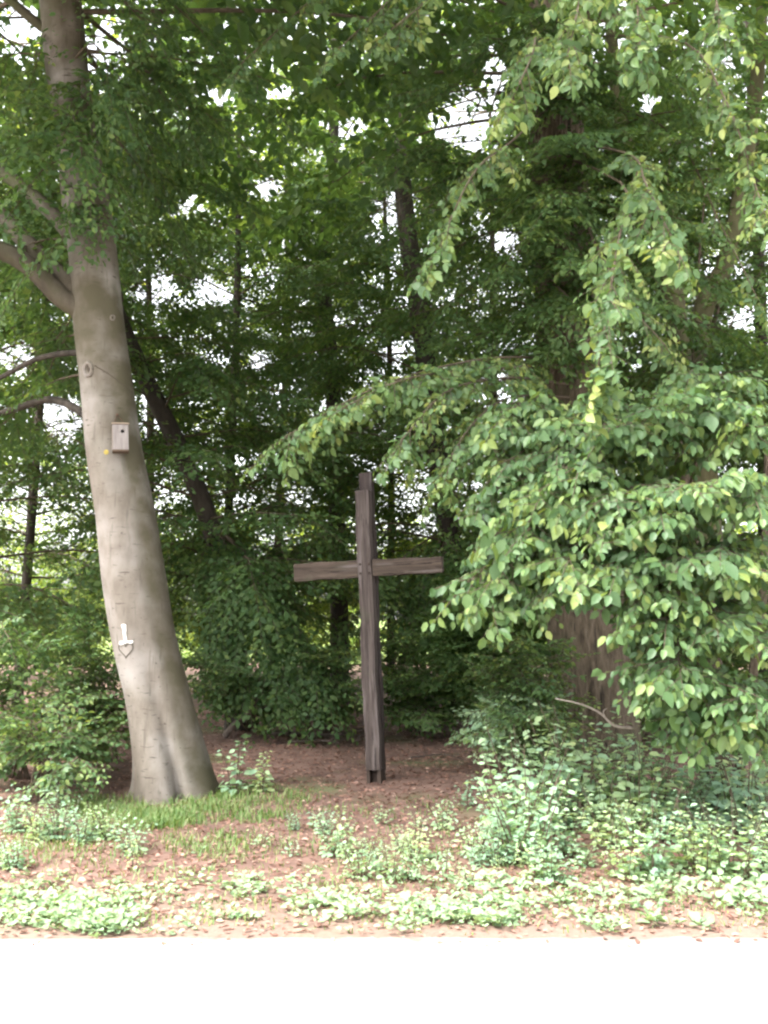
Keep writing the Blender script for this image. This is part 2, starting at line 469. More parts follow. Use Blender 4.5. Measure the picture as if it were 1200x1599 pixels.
def place_spray(lv, tw, key, pos, yaw, pitch, roll, sc, rng, shade=0.0):
    S = SPRAYS[key][rng.integers(len(SPRAYS[key]))]
    cy_, sy = math.cos(yaw), math.sin(yaw); cp, sp = math.cos(pitch), math.sin(pitch); cr, sr = math.cos(roll), math.sin(roll)
    Rz = np.array([[cy_, -sy, 0], [sy, cy_, 0], [0, 0, 1]])
    Ry = np.array([[cp, 0, sp], [0, 1, 0], [-sp, 0, cp]])      # +pitch tips the spray down
    Rx = np.array([[1, 0, 0], [0, cr, -sr], [0, sr, cr]])
    Rm = Rz @ Ry @ Rx
    n = len(S['s'])
    lv.add(S['p'] @ Rm.T * sc + pos, S['x'] @ Rm.T, S['z'] @ Rm.T, S['s'] * (0.85 + 0.3 * rng.random()),
           np.clip(rng.random(n) * 0.6 + 0.4 * rng.random() + shade, 0, 1))
    if tw is not None:
        for k, (o, a, ln, dr) in enumerate(S['segs']):
            if k and (key in ('far', 'mid') or ln < 0.16): continue
            d = np.array([math.cos(a), math.sin(a), 0])
            e = o + d * ln + np.array([0, 0, -dr * ln * ln])
            mid = o + d * ln * 0.5 + np.array([0, 0, -dr * ln * ln * 0.25])
            r0 = 0.005 if k == 0 else 0.003
            tube(tw, (np.array([o, mid, e]) @ Rm.T) * sc + pos, [r0, r0 * 0.7, r0 * 0.35], 3, cap=False)

def bough(lv, tw, p0, p1, rng, key='mid', arch=0.3, dens=6.0, r0=None, t0=0.2, wood_segs=4, pts=None, sc=1.0, droop=0.25, shade=0.0, spread=1.0, tip=0.0):
    p0, p1 = np.array(p0, float), np.array(p1, float)
    if tip: p1 = p1 - nrm(p1 - p0) * tip
    if pts is None:
        m = (p0 + p1) / 2 + np.array([0, 0, arch]) + rng.normal(size=3) * 0.08
        P = catmull([p0, m, p1], 9)
    else:
        P = catmull(pts, 14)
    ln = np.linalg.norm(np.diff(P, axis=0), axis=1).sum()
    r0 = r0 or 0.006 + 0.005 * ln
    if tw is not None:
        tube(tw, P, np.linspace(r0, 0.004, len(P)), wood_segs, cap=False)
    if key == 'far':
        qx, qy = project(P[[0, 4, 8]])
        if qx.max() < -260 or qx.min() > 1460 or qy.max() < -260: return
    n = max(3, int(ln * dens))
    for k in range(n):
        t = t0 + (1 - t0) * (k + rng.random()) / n
        f = t * (len(P) - 1); i = min(int(f), len(P) - 2); f -= i
        pos = P[i] * (1 - f) + P[i + 1] * f
        d = P[i + 1] - P[i]
        yaw = math.atan2(d[1], d[0]) + (1 if k % 2 else -1) * (0.35 + 0.75 * rng.random()) * spread
        slope = math.atan2(-d[2], math.hypot(d[0], d[1]))
        place_spray(lv, tw if key != 'top' else None, key, pos, yaw, slope * 0.6 + droop + 0.22 * rng.normal(), 0.3 * rng.normal(),
                    sc * (0.8 + 0.4 * rng.random()) * (1.1 - 0.35 * t), rng, shade)
    d = P[-1] - P[-3]
    place_spray(lv, tw if key != 'top' else None, key, P[-1] - nrm(d) * 0.1, math.atan2(d[1], d[0]), math.atan2(-d[2], math.hypot(d[0], d[1])) * 0.8 + droop * 0.5, 0.2 * rng.normal(), sc * 0.9, rng, shade)

# gaps in the wood where the sky shows between the crowns: centre and size as seen from the road
HOLES = [(25, 45, 50, 40), (150, 60, 34, 46), (735, 180, 50, 66), (770, 120, 24, 50), (245, 455, 40, 22), (330, 450, 34, 26), (95, 655, 44, 36),
         (785, 603, 34, 28), (622, 552, 26, 20), (800, 380, 24, 30), (620, 318, 36, 36), (1005, 160, 16, 20), (1140, 95, 26, 16),
         (420, 290, 26, 16), (540, 185, 32, 18), (295, 320, 28, 16), (20, 550, 36, 26), (1180, 290, 16, 14),
         (1165, 490, 20, 20), (1075, 560, 20, 16), (330, 145, 36, 18), (440, 145, 30, 14), (232, 640, 18, 50), (400, 560, 22, 14)]
SOFT = [(80, 790, 90, 70), (60, 860, 90, 50), (620, 845, 80, 45), (480, 850, 50, 40), (700, 780, 70, 50), (240, 800, 40, 70), (430, 780, 60, 40)]
def carve(A, keep_near=8.3, strength=0.93, seed=1):
    p = A[0]
    rng = np.random.default_rng(seed)
    px, py = project(p)
    Pn = np.stack([px, py, px * 0], 1)
    wx, wy = 16 * snoise(Pn, 0.05, 31, 2), 16 * snoise(Pn, 0.05, 32, 2)
    drop = np.zeros(len(p))
    for (hx, hy, rx, ry) in HOLES:
        d = np.hypot((px + wx - hx) / rx, (py + wy - hy) / ry)
        drop = np.maximum(drop, np.clip(1.35 - d, 0, 1))
    for (hx, hy, rx, ry) in SOFT:
        d = np.hypot((px + wx - hx) / rx, (py + wy - hy) / ry)
        drop = np.maximum(drop, np.clip(0.50 * (1.5 - d), 0, 0.40))
    far = p[:, 1] > keep_near
    keep = ~(far & (rng.random(len(p)) < np.clip(drop * 1.35, 0, strength)))
    return [a[keep] for a in A]

def leaf_mesh(name, A, lod, off, width=0.62):
    p, x, z, L, r = A
    p = p - np.asarray(off)
    y = np.cross(z, x)
    n = len(p)
    if lod == 0:
        prof = [(0, 0, 0), (0.45, 0.5, 0.06), (1, 0, -0.08), (0.45, -0.5, 0.06)]
        F = [np.array([[0, 3, 2], [0, 2, 1]])]
    else:
        prof = [(0, 0, 0), (0.22, 0.40, 0.06), (0.62, 0.42, 0.05), (1, 0, -0.12), (0.62, -0.42, 0.05), (0.22, -0.40, 0.06)]
        F = [np.array([[0, 3, 2, 1], [0, 5, 4, 3]])]
    k = len(prof)
    V = np.empty((n, k, 3))
    for i, (a, b, c) in enumerate(prof):
        V[:, i] = p + x * (a * L)[:, None] + y * (b * width * L)[:, None] + z * (c * L)[:, None]
    faces = [(f[None] + (np.arange(n) * k)[:, None, None]).reshape(-1, f.shape[1]) for f in F]
    return mesh_np(name, V.reshape(-1, 3), faces, np.repeat(r, k), smooth=False)

def near_leaf_mesh(name, rv, seed):
    """one large leaf, 1 m long along +X, with midrib fold, curl and stalk"""
    r = np.random.default_rng(seed)
    xs = [0, 0.12, 0.32, 0.55, 0.78, 1.0]
    ws = [0.02, 0.22, 0.325, 0.30, 0.17, 0.0]
    curl = 0.10 + 0.12 * r.random(); fold = 0.05 + 0.10 * r.random()
    V, q, t = [], [], []
    for a, w in zip(xs, ws):
        zc = -curl * a * a
        V += [(a, 0, zc), (a, w * (0.92 + 0.16 * r.random()), zc + fold * w * 2 * 0.6), (a, -w * (0.92 + 0.16 * r.random()), zc + fold * w * 2 * 0.6)]
    for i in range(5):
        a, b = 3 * i, 3 * i + 3
        q += [(a, b, b + 1, a + 1), (a, a + 2, b + 2, b)]
    n0 = len(V)
    V += [(-0.22, 0.008, 0.02), (-0.22, -0.008, 0.02), (0.02, -0.012, 0), (0.02, 0.012, 0)]
    q += [(n0, n0 + 1, n0 + 2, n0 + 3)]
    me = mesh_np(name, V, [np.array(q)], np.full(len(V), rv))
    return me
def leaf_objects(parent, A, mat, count, depth_max, rng, xlim=(-40, 1240), ylim=(-40, 1640)):
    """the largest leaves in view become objects of their own; the rest come back"""
    p, x, z, L, r = A
    px, py = project(p)
    inview = (px > 5) & (px < 1195) & (py > 5) & (py < 1590)
    size = np.where(inview, L / p[:, 1], 0)
    # spread them: the largest in each cell of a coarse grid first
    cell = (px // 42).astype(int) * 1000 + (py // 42).astype(int)
    order = np.argsort(-size)
    seen, pick = {}, []
    for i in order:
        if size[i] <= 0: break
        c = cell[i]
        if seen.get(c, 0) < 6:
            seen[c] = seen.get(c, 0) + 1; pick.append(i)
        if len(pick) >= count: break
    pick = np.array(pick)
    meshes = [near_leaf_mesh('leaf', v, 50 + i) for i, v in enumerate(np.linspace(0.02, 0.98, 14))]
    for m_ in meshes: m_.materials.append(mat)
    off = np.array(parent.location)
    for i in pick:
        Y = np.cross(z[i], x[i])
        Mx = Matrix(((x[i][0], Y[0], z[i][0], 0), (x[i][1], Y[1], z[i][1], 0), (x[i][2], Y[2], z[i][2], 0), (0, 0, 0, 1)))
        o = bpy.data.objects.new('leaf', meshes[min(13, int(r[i] * 14))])
        C.objects.link(o)
        o.parent = parent
        o.matrix_local = Matrix.Translation(Vector(p[i] - off)) @ Mx @ Matrix.Scale(float(L[i]) * 1.08, 4)
    keep = np.ones(len(p), bool); keep[pick] = False
    return [a[keep] for a in A]

def bark_fun(seed, amp, k=5):
    r = np.random.default_rng(seed)
    ph = r.random(k) * 6.28
    def f(t, th, P):
        v = np.ones_like(th)
        for i in range(k):
            v += amp / (1 + 0.3 * i) * np.sin((i + 2) * th + ph[i] + 0.7 * math.sin(P[2] * (0.5 + 0.2 * i) + i))
        return v
    return f
def flare(base_z, amount, lobes, seed, h=0.5):
    r = np.random.default_rng(seed); ph = r.random() * 6.28
    def f(t, th, P):
        e = math.exp(-max(P[2] - base_z, 0) / h)
        return 1 + amount * e * (1 + 0.45 * np.sin(lobes * th + ph))
    return f

def pxpath(pts, Y):
    return [np.array(at(a, b, Y if len(c) == 0 else c[0])) for a, b, *c in pts]

def tree_root(name, base, label, group=None):
    e = empty(name, base)
    tag(e, label, 'tree', group)
    return e
def finish(root, lv, tw, mat, lod, do_carve=True, nleaf=0, twmat=None, seed=1, width=0.62, keep_near=8.3):
    off = np.array(root.location)
    A = lv.arrays()
    if do_carve: A = carve(A, seed=seed, keep_near=keep_near)
    if nleaf:
        A = leaf_objects(root, A, mat, nleaf, 9, np.random.default_rng(seed))
    o = link('crown', leaf_mesh('crown', A, lod, off, width), mat, root)
    o['kind'] = 'stuff'
    if tw is not None and tw.n:
        t = link('twigs', tw.mesh('twigs', off), twmat or M['twig'], root)
        t['kind'] = 'stuff'
    return o
NLEAF = [0]

# ------------------------------------------------------------------ the left beech
def left_beech():
    rng = np.random.default_rng(11)
    Y = 9.4
    e = tree_root('beech_tree', ground(268, 1228), 'big smooth grey beech leaning beside the road, nesting box on its trunk')
    off = np.array(e.location)
    edges = [(1262, 200, 342), (1228, 205, 333), (1190, 205, 325), (1150, 202, 315), (1080, 192, 297), (1000, 173, 278), (900, 156, 262), (800, 146, 245), (700, 131, 225),
             (600, 122, 211), (500, 111, 197), (400, 104, 187), (300, 92, 173), (200, 84, 152), (100, 67, 141), (0, 58, 131), (-150, 40, 110), (-350, 10, 70), (-600, -30, 15)]
    P = np.array([np.array(at((a + b) / 2, y, Y)) for y, a, b in edges])
    Rr = np.array([(b - a) / 2 * Y / FPX * 0.94 for y, a, b in edges])
    n = 130
    s = np.linspace(0, 1, n) ** 1.15
    Pc = catmull(P, 400); Rc = catmull(np.stack([Rr, Rr * 0, Rr * 0], 1), 400)[:, 0]
    ii = (s * 399).astype(int)
    Pp, Rp = Pc[ii], Rc[ii]
    zb = Pp[0][2]
    fl = bark_fun(3, 0.012, 5)
    def rf(t, th, P_):
        h = P_[2] - zb
        # th = 0 faces the camera; +th runs to the right seen from the road
        v = fl(t, th, P_)
        tc = 0.42 - 0.22 * h                                  # a furrow climbs from the cleft between two roots
        dd = np.angle(np.exp(1j * (th - tc)))
        v = v - (0.50 * math.exp(-h / 0.42) + 0.07 * math.exp(-h / 2.2)) * np.exp(-(dd / (0.13 + 0.11 * min(h, 1.5))) ** 2)
        for c, a, w, hh in ((-1.7, 0.55, 0.4, 0.13), (2.1, 0.30, 0.5, 0.3), (1.15, 0.16, 0.45, 0.5), (-0.35, 0.14, 0.45, 0.45), (3.3, 0.3, 0.5, 0.3)):
            d2 = np.angle(np.exp(1j * (th - c)))
            v = v + a * math.exp(-h / hh) * np.exp(-(d2 / w) ** 2)
        # long shallow flutes
        v = v + 0.03 * np.exp(-(np.angle(np.exp(1j * (th + 0.25 - 0.05 * h))) / 0.3) ** 2) - 0.025 * np.exp(-(np.angle(np.exp(1j * (th - 0.75 + 0.04 * h))) / 0.25) ** 2)
        return v
    acc = Acc()
    tube(acc, Pp, Rp, 110, rf)
    assert acc.n == 110 * n + 2
    me = acc.mesh('trunk', off)
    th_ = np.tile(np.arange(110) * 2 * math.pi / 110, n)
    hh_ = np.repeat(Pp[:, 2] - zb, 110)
    al = np.clip((np.sin(th_ - 0.12) - 0.22) / 0.35, 0, 1) * 0.92 + np.clip((hh_ - 2.6) / 1.9, 0, 1) * 0.95  # right side: olive algae; with height: canopy shade put into the colour
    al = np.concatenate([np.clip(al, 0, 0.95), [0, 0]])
    me.attributes.new('algae_shade', 'FLOAT', 'POINT').data.foreach_set('value', al.astype(np.float32))
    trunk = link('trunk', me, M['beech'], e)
    bvh = BVHTree.FromPolygons([Vector(v.co) + e.location for v in me.vertices], [tuple(p.vertices) for p in me.polygons])
    def hit(px, py, lift=0.004):
        d = ray(px, py).normalized()
        loc, nn, i, dist = bvh.ray_cast(Vector((0, 0, CAM_Z)), d)
        if loc is None: return None, None
        if nn.dot(d) > 0: nn = -nn
        return loc + nn * lift, nn
    # limbs
    limbs = [([(160, 520, 9.45), (125, 482, 9.35), (95, 462, 9.3), (50, 418, 9.25), (0, 390, 9.2), (-90, 360, 9.1), (-240, 330, 9.0)], 0.13, 0.07),
             ([(165, 500, 9.45), (118, 455, 9.35), (75, 412, 9.45), (0, 335, 9.6), (-90, 240, 9.9)], 0.115, 0.07),
             ([(140, 405, 9.45), (105, 360, 9.5), (72, 324, 9.6), (0, 268, 9.8), (-110, 220, 10.2)], 0.09, 0.06),
             ([(95, 60, 9.4), (55, 34, 9.35), (20, 4, 9.3), (-50, -50, 9.2)], 0.06, 0.04),
             ([(140, 560, 9.5), (118, 551, 9.6), (60, 560, 9.8), (0, 590, 10.0), (-60, 615, 10.2)], 0.035, 0.02),
             ([(145, 660, 9.55), (122, 640, 9.7), (75, 624, 10.0), (0, 645, 10.4), (-70, 650, 10.7)], 0.05, 0.03),
             ([(95, 20, 9.45), (170, -120, 9.7), (280, -300, 10.0)], 0.10, 0.06)]
    for k, (pp, a, b) in enumerate(limbs):
        acc = Acc(); pth = catmull(pxpath(pp, Y), 22)
        tube(acc, pth, np.linspace(a, b, 22), 14, bark_fun(30 + k, 0.03, 4))
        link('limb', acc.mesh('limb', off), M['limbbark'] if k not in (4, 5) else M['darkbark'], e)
    # knots and scars
    def ring(name, cx, cy, rx, ry, r0, mat, rot=0.0, n_=28, closed=True, fn=None):
        pts = []
        for k in range(n_ + (1 if closed else 0)):
            a = 2 * math.pi * k / n_
            if fn: ux, uy = fn(a)
            else: ux, uy = math.cos(a), math.sin(a)
            h_, nn = hit(cx + rx * ux * math.cos(rot) - ry * uy * math.sin(rot), cy + rx * ux * math.sin(rot) + ry * uy * math.cos(rot), 0.001)
            if h_ is not None: pts.append(np.array(h_))
        a_ = Acc(); tube(a_, pts, r0, 5)
        return link(name, a_.mesh(name, off), mat, trunk)
    scar = plain('bark_scar', (0.075, 0.06, 0.045), 0.9)
    # carved heart
    def heart(a):
        return (16 * math.sin(a) ** 3) / 16.0, -(13 * math.cos(a) - 5 * math.cos(2 * a) - 2 * math.cos(3 * a) - math.cos(4 * a)) / 15.0
    h_ = ring('carved_heart', 197, 1014, 11, 12, 0.0055, plain('old_carving', (0.075, 0.062, 0.05), 0.9), fn=heart, n_=40)
    h_['label'] = 'dark heart carved in the bark below the white mark'
    # knot collar with a dark slit
    ring('branch_scar', 138, 577, 6, 10, 0.020, M['beech'])
    a_ = Acc(); pts = [np.array(hit(137 + 0.6 * k, 570 + 2.6 * k, 0.004)[0]) for k in range(6)]
    tube(a_, pts, [0.003, 0.009, 0.013, 0.013, 0.009, 0.003], 6)
    link('branch_scar', a_.mesh('branch_scar', off), scar, trunk)
    a_ = Acc(); pts = [np.array(hit(148 + 3.2 * k, 571 + 1.6 * k + 0.04 * k * k, 0.0)[0]) for k in range(19)]
    tube(a_, pts, np.linspace(0.006, 0.003, 19), 5)
    link('bark_seam', a_.mesh('bark_seam', off), scar, trunk)
    ring('branch_scar', 176, 496, 3, 3.5, 0.010, M['beech'])
    for cy_ in (1108, 1166):
        a_ = Acc(); pts = [np.array(hit(212 + 4 * k, cy_ + 1.1 * math.sin(k * 0.9 + cy_), -0.001)[0]) for k in range(9)]
        tube(a_, pts, [0.0005, .001, .002, .003, .003, .0025, .003, .002, .0005], 5)
        link('bark_crease', a_.mesh('bark_crease', off), scar, trunk)
    # painted mark: thin paint skins that follow the bark
    white = rough_mat('white_paint', [(0.30, 0.275, 0.25), (0.62, 0.60, 0.56), (0.80, 0.78, 0.74)], (60, 60, 60), 8, 0.75, 0.2, 0.002)
    def skin(name, fx, ncol, nrow, mat, label):
        V = []; q = []
        for j in range(nrow + 1):
            for i in range(ncol + 1):
                a, b = fx(i / ncol, j / nrow)
                V.append(np.array(hit(a, b, 0.005)[0]) - off)
        k = len(V)
        for j in range(nrow):
            for i in range(ncol):
                a = j * (ncol + 1) + i
                q.append((a, a + 1, a + ncol + 2, a + ncol + 1))
        o = link(name, mesh_np(name, V, [np.array(q)]), mat, trunk)
        sm = o.modifiers.new('thickness', 'SOLIDIFY'); sm.thickness = 0.003; sm.offset = -1
        o['label'] = label
        return o
    skin('paint_stroke', lambda u, v: (189.4 + 0.5 * math.sin(v * 5) + 5.2 * v + 0.9 + u * (7.2 - 2.6 * min(1, v * 1.8)), 975.5 + 26 * v - 0.8 * math.sin(u * 3.1)), 5, 14, white, 'upright white paint stroke of the trail mark')
    skin('paint_stroke', lambda u, v: (187.5 + 21 * u, 1001.8 - 1.6 * u + v * (5.0 - 1.4 * u + 1.0 * math.sin(u * 9))), 12, 4, white, 'level white paint stroke under the upright one')
    a_ = Acc(); c_, nn = hit(166.5, 706, 0.004)
    u_ = nn.orthogonal().normalized(); w_ = nn.cross(u_)
    V = [np.array(c_ + nn * 0.004)] + [np.array(c_ + (u_ * math.cos(a) + w_ * math.sin(a)) * 0.024) for a in np.linspace(0, 2 * math.pi, 17)[:-1]]
    a_.add(V, t=[(0, 1 + k, 1 + (k + 1) % 16) for k in range(16)])
    o = link('marker_disc', a_.mesh('marker_disc', off), plain('yellow_plastic', (0.30, 0.235, 0.05), 0.6), trunk)
    o['label'] = 'small yellow disc left of the nesting box'
    # crown
    lv, tw = Leaves(), Acc()
    starts = {}
    def tr(z):
        i = np.argmin(np.abs(Pc[:, 2] - z)); return Pc[i]
    ends = [(60, 210, 8.6), (130, 250, 8.4), (190, 160, 8.6), (250, 120, 9.5), (330, 60, 9.0), (230, 40, 8.7), (140, 330, 9.0), (50, 130, 9.2), (20, 330, 8.8),
            (-60, 460, 9.5), (0, 480, 10.2), (60, 500, 10.6), (90, 380, 8.9), (280, 220, 10.2), (340, 190, 9.6), (410, 120, 9.2), (-40, 150, 9.5),
            (20, 620, 11), (60, 640, 11), (-30, 700, 11), (120, 190, 8.8), (260, 290, 10.5), (200, 400, 11), (280, 380, 11)]
    for (a, b, y) in ends:
        q = np.array(at(a, b, y)); z = min(q[2] + 0.3 + 0.6 * rng.random(), 9)
        s0 = tr(z)
        bough(lv, tw, s0, q, rng, 'mid', 0.25, 6.5)
    for k in range(58):
        z = 7.6 + 5.5 * rng.random(); s0 = tr(z); a = k * 2.4
        rr = 5.6 * (1.15 - (z - 7) / 9)
        bough(lv, tw, s0, s0 + np.array([math.cos(a) * rr, math.sin(a) * rr, 0.5 * rng.random()]), rng, 'top', 0.4, 2.6)
    for k in range(26):
        z = 6.6 + 2.4 * rng.random(); s0 = tr(max(z + 0.8, 8.4))
        q = np.array([-6 + 7.5 * rng.random(), 4.6 + 3.2 * rng.random(), z - 0.2 + 0.6 * rng.random()])
        q[2] = max(q[2], 2.6 + 0.66 * q[1])
        bough(lv, tw, s0, q, rng, 'top', 0.5, 3.0)
    finish(e, lv, tw, M['leaf_mid'], 1)
    return hit
beech_hit = left_beech()

# ------------------------------------------------------------------ the tree with brown bark on the right (boughs hang over the verge)
def simple_trunk(root, path, rad, mat, segs=28, n=70, seed=1, amp=0.03, flare_amt=0.35, name='trunk', lobes=5, ridges=0.0):
    off = np.array(root.location)
    P = catmull(path, n); Rr = catmull(np.stack([rad, np.zeros(len(rad)), np.zeros(len(rad))], 1), n)[:, 0]
    b, f = bark_fun(seed, amp, 6), flare(P[0][2], flare_amt, lobes, seed)
    acc = Acc()
    def rg(th, p):
        if not ridges: return 1.0
        w = 0.5 * math.sin(p[2] * 3.1) + 0.35 * math.sin(p[2] * 7.7 + 1) + 0.2 * np.sin(th * 3 + p[2] * 5)
        return 1 + ridges * (np.abs(np.sin(11 * th + w)) ** 0.7 - 0.6) + ridges * 0.5 * np.abs(np.sin(17 * th - w * 1.7 + 2))
    tube(acc, P, Rr, segs, lambda t, th, p: b(t, th, p) * f(t, th, p) * rg(th, p))
    link(name, acc.mesh(name, off), mat, root)
    return P
def right_tree():
    rng = np.random.default_rng(22)
    e = tree_root('brown_barked_tree', ground(925, 1186), 'massive brown barked tree, trunk half hidden behind the leafy shrub')
    Y = e.location.y
    pts = [(925, 1215), (925, 1180), (925, 1080), (915, 960), (900, 800), (890, 620), (884, 450), (872, 250), (862, 60), (855, -200), (850, -500), (850, -700)]
    rad = [0.56, 0.50, 0.45, 0.42, 0.40, 0.37, 0.34, 0.31, 0.28, 0.23, 0.16, 0.08]
    P = simple_trunk(e, [np.array(at(a, b, Y)) for a, b in pts], rad, M['oak'], 120, 220, 5, 0.02, 0.22, ridges=0.035)
    def tr(z): return P[np.argmin(np.abs(P[:, 2] - z))]
    lv, tw = Leaves(), Acc()
    # boughs hanging over the verge towards the road: px, py, depth of the tip; px, py, depth of points on the way
    near = [([(860, 120, 10.9), (840, 60, 8.6), (830, 90, 6.9), (795, 165, 6.5)], 7),
            ([(862, 20, 10.9), (890, -60, 8.4), (905, -10, 6.8), (885, 95, 6.3)], 8),
            ([(862, -30, 10.9), (960, -100, 8.4), (990, -20, 6.6), (1000, 70, 6.2)], 9),
            ([(862, -30, 10.9), (1040, -150, 8.4), (1100, -70, 6.8), (1130, 60, 6.4)], 7),
            ([(862, 60, 10.9), (1050, 60, 8.6), (1130, 150, 7.2), (1195, 335, 6.6)], 9),
            ([(872, 220, 10.9), (980, 240, 8.6), (1010, 290, 7.0), (1065, 405, 6.4)], 9),
            ([(872, 240, 10.9), (975, 290, 8.2), (965, 380, 6.7), (945, 505, 6.3), (933, 590, 6.3)], 9),
            ([(866, 160, 10.9), (800, 220, 8.8), (740, 270, 7.6), (680, 400, 7.1)], 8),
            ([(885, 560, 10.9), (760, 560, 9.0), (600, 600, 8.0), (445, 682, 7.6)], 10),
            ([(885, 570, 10.9), (780, 575, 9.0), (640, 590, 8.0), (530, 640, 7.5)], 9),
            ([(888, 600, 10.9), (800, 590, 9.0), (700, 610, 8.0), (625, 690, 7.5)], 8),
            ([(888, 620, 10.9), (800, 620, 9.2), (740, 660, 8.0), (690, 740, 7.6)], 8),
            ([(858, -120, 10.9), (760, -150, 9.5), (640, -30, 8.2), (520, 85, 7.6)], 8),
            ([(858, -150, 10.9), (740, -160, 9.5), (560, -60, 8.6), (370, 105, 8.2)], 8),
            ([(858, -120, 10.9), (780, -120, 9.0), (690, -20, 8.0), (600, 55, 7.6)], 7),
            ([(872, 260, 10.9), (930, 380, 9.5), (980, 470, 8.5), (1040, 540, 8.0)], 6),
            ([(866, 150, 10.9), (1040, 200, 10), (1130, 360, 9.2), (1185, 470, 8.8)], 6)]
    for pp, d in near:
        bough(lv, tw, (0, 0, 0), (0, 0, 0), rng, 'over', pts=pxpath(pp, 8), dens=d * (0.8 if pp[0][1] > 500 else 0.55 if len(pp) > 4 else 0.40), t0=0.12 if pp[0][1] > 500 else 0.33, sc=0.8 if pp[0][1] > 500 else 0.72, r0=0.014, droop=0.35, wood_segs=5, shade=0.08)
    finish(e, lv, tw, M['leaf_near'], 1, True, 300, seed=3, keep_near=8.8)
    lv, tw = Leaves(), Acc()
    ends = [(760, 60, 9.5), (700, 130, 9.8), (650, 230, 10.2), (960, 200, 9.6), (1040, 300, 9.6), (1100, 210, 9.4), (1010, 420, 9.8), (950, 480, 9.9), (820, 480, 9.9), (760, 520, 10),
            (720, 460, 10.4), (1170, 160, 9.5), (1180, 60, 9.5), (920, 330, 9.6), (830, 300, 9.6), (800, 680, 10), (850, 720, 9.9), (760, 760, 10.3), (950, 100, 9.5), (780, 420, 9.8), (900, 160, 9.8),
            (860, 540, 9.9), (1120, 440, 10.2), (1060, 120, 9.4), (840, 20, 9.5), (670, 330, 10.4), (1150, 520, 10.5), (800, 600, 9.8), (640, 250, 10.6), (655, 420, 11), (620, 500, 11), (640, 150, 10.5), (600, 320, 11), (880, 210, 9.1), (875, 300, 9.1), (890, 400, 9.2), (860, 110, 9.1), (905, 480, 9.3), (870, 30, 9.2), (840, 350, 9.3), (1000, 250, 9.3), (1090, 350, 9.3), (1150, 260, 9.3), (1040, 480, 9.5)]
    for (a, b, y) in ends:
        q = np.array(at(a, b, y))
        bough(lv, tw, tr(min(q[2] + 0.2 + 0.5 * rng.random(), 10)), q, rng, 'mid', 0.2, 7.0)
    for k in range(64):
        z = 7.6 + 6.5 * rng.random(); s0 = tr(z); a = k * 2.4
        rr = 4.9 * (1.15 - (z - 7) / 10)
        bough(lv, tw, s0, s0 + np.array([math.cos(a) * rr, math.sin(a) * rr, 0.5 * rng.random()]), rng, 'top', 0.4, 2.6)
    finish(e, lv, tw, M['leaf_mid'], 1, seed=4)
right_tree()

# ------------------------------------------------------------------ the trees behind
def back_tree(name, label, base, path, rad, mat, seed, nb, z0, z1, Rmax, leafmat, lod=0, extra=(), ntop=11, dens=8.5, group=None, limbs=(), key='far'):
    rng = np.random.default_rng(seed)
    e = tree_root(name, base, label, group)
    off = np.array(e.location)
    P = simple_trunk(e, path, rad, mat, 18, 60, seed, 0.03, 0.3)
    for k, (pp, a, b) in enumerate(limbs):
        acc = Acc(); tube(acc, catmull(pp, 20), np.linspace(a, b, 20), 12, bark_fun(seed + k, 0.03, 4)); link('limb', acc.mesh('limb', off), mat, e)
    def tr(z): return P[np.argmin(np.abs(P[:, 2] - z))]
    lv, tw = Leaves(), Acc()
    for k in range(nb):
        z = z0 + (z1 - z0) * (k + rng.random()) / nb
        a = k * 2.399 + rng.random() * 0.6
        rr = Rmax * (0.55 + 0.45 * rng.random()) * (1.0 - 0.35 * (z - z0) / (z1 - z0 + 0.01))
        s0 = tr(z + 0.3)
        q = s0 + np.array([math.cos(a) * rr, math.sin(a) * rr, -0.35 + 0.5 * rng.random()])
        q[2] = max(q[2], 0.35)
        if q[1] < 8.4: q[1] = 8.4 + 0.6 * rng.random()
        bough(lv, tw, s0, q, rng, key, 0.25, dens)
    for (p, q) in extra:
        bough(lv, tw, tr(p), q, rng, key, 0.2, dens)
    for k in range(ntop):
        z = z1 - 1 + 5 * rng.random(); s0 = tr(z); a = k * 2.4
        rr = Rmax * 1.1
        bough(lv, tw, s0, s0 + np.array([math.cos(a) * rr, math.sin(a) * rr, 0.6 * rng.random()]), rng, 'top', 0.4, 2.4)
    finish(e, lv, tw, leafmat, lod, seed=seed)
    return e
def straight(px, Y, lean=(0, 0), H=13.0):
    b = np.array(at(px, 900, Y)); b[2] = 0.0
    b[2] = gz(b[0], b[1])
    t = b + np.array([lean[0], lean[1], H])
    m = (b + t) / 2 + np.array([0.1, 0, 0])
    return Vector(b), [b - np.array([0, 0, 0.15]), b, m, t]

g_back = 'beeches standing deeper in the wood'
# dark leaning tree between the beech and the cross
b = np.array(at(372, 1120, 14.0)); b[2] = gz(b[0], b[1])
path = [b - np.array([0, 0, .2]), b] + pxpath([(366, 985), (352, 900), (322, 800), (285, 710), (232, 600), (180, 480), (150, 350), (120, 100), (100, -300)], 14.0)
back_tree('dark_leaning_tree', 'thin dark tree leaning left, between the grey beech and the cross', Vector(b), path,
          [0.18, 0.17, 0.15, 0.145, 0.14, 0.135, 0.13, 0.12, 0.11, 0.09, 0.05], M['darkbark'], 101, 64, 1.5, 8.5, 3.0, M['leaf_mid'],
          extra=[(3, np.array(at(a, c, y))) for a, c, y in ((330, 1060, 12.9), (390, 1080, 12.6), (450, 1090, 12.6), (500, 1060, 12.8), (430, 1010, 12.9), (350, 1000, 13), (520, 1100, 12.7), (480, 1000, 13), (390, 960, 13))])
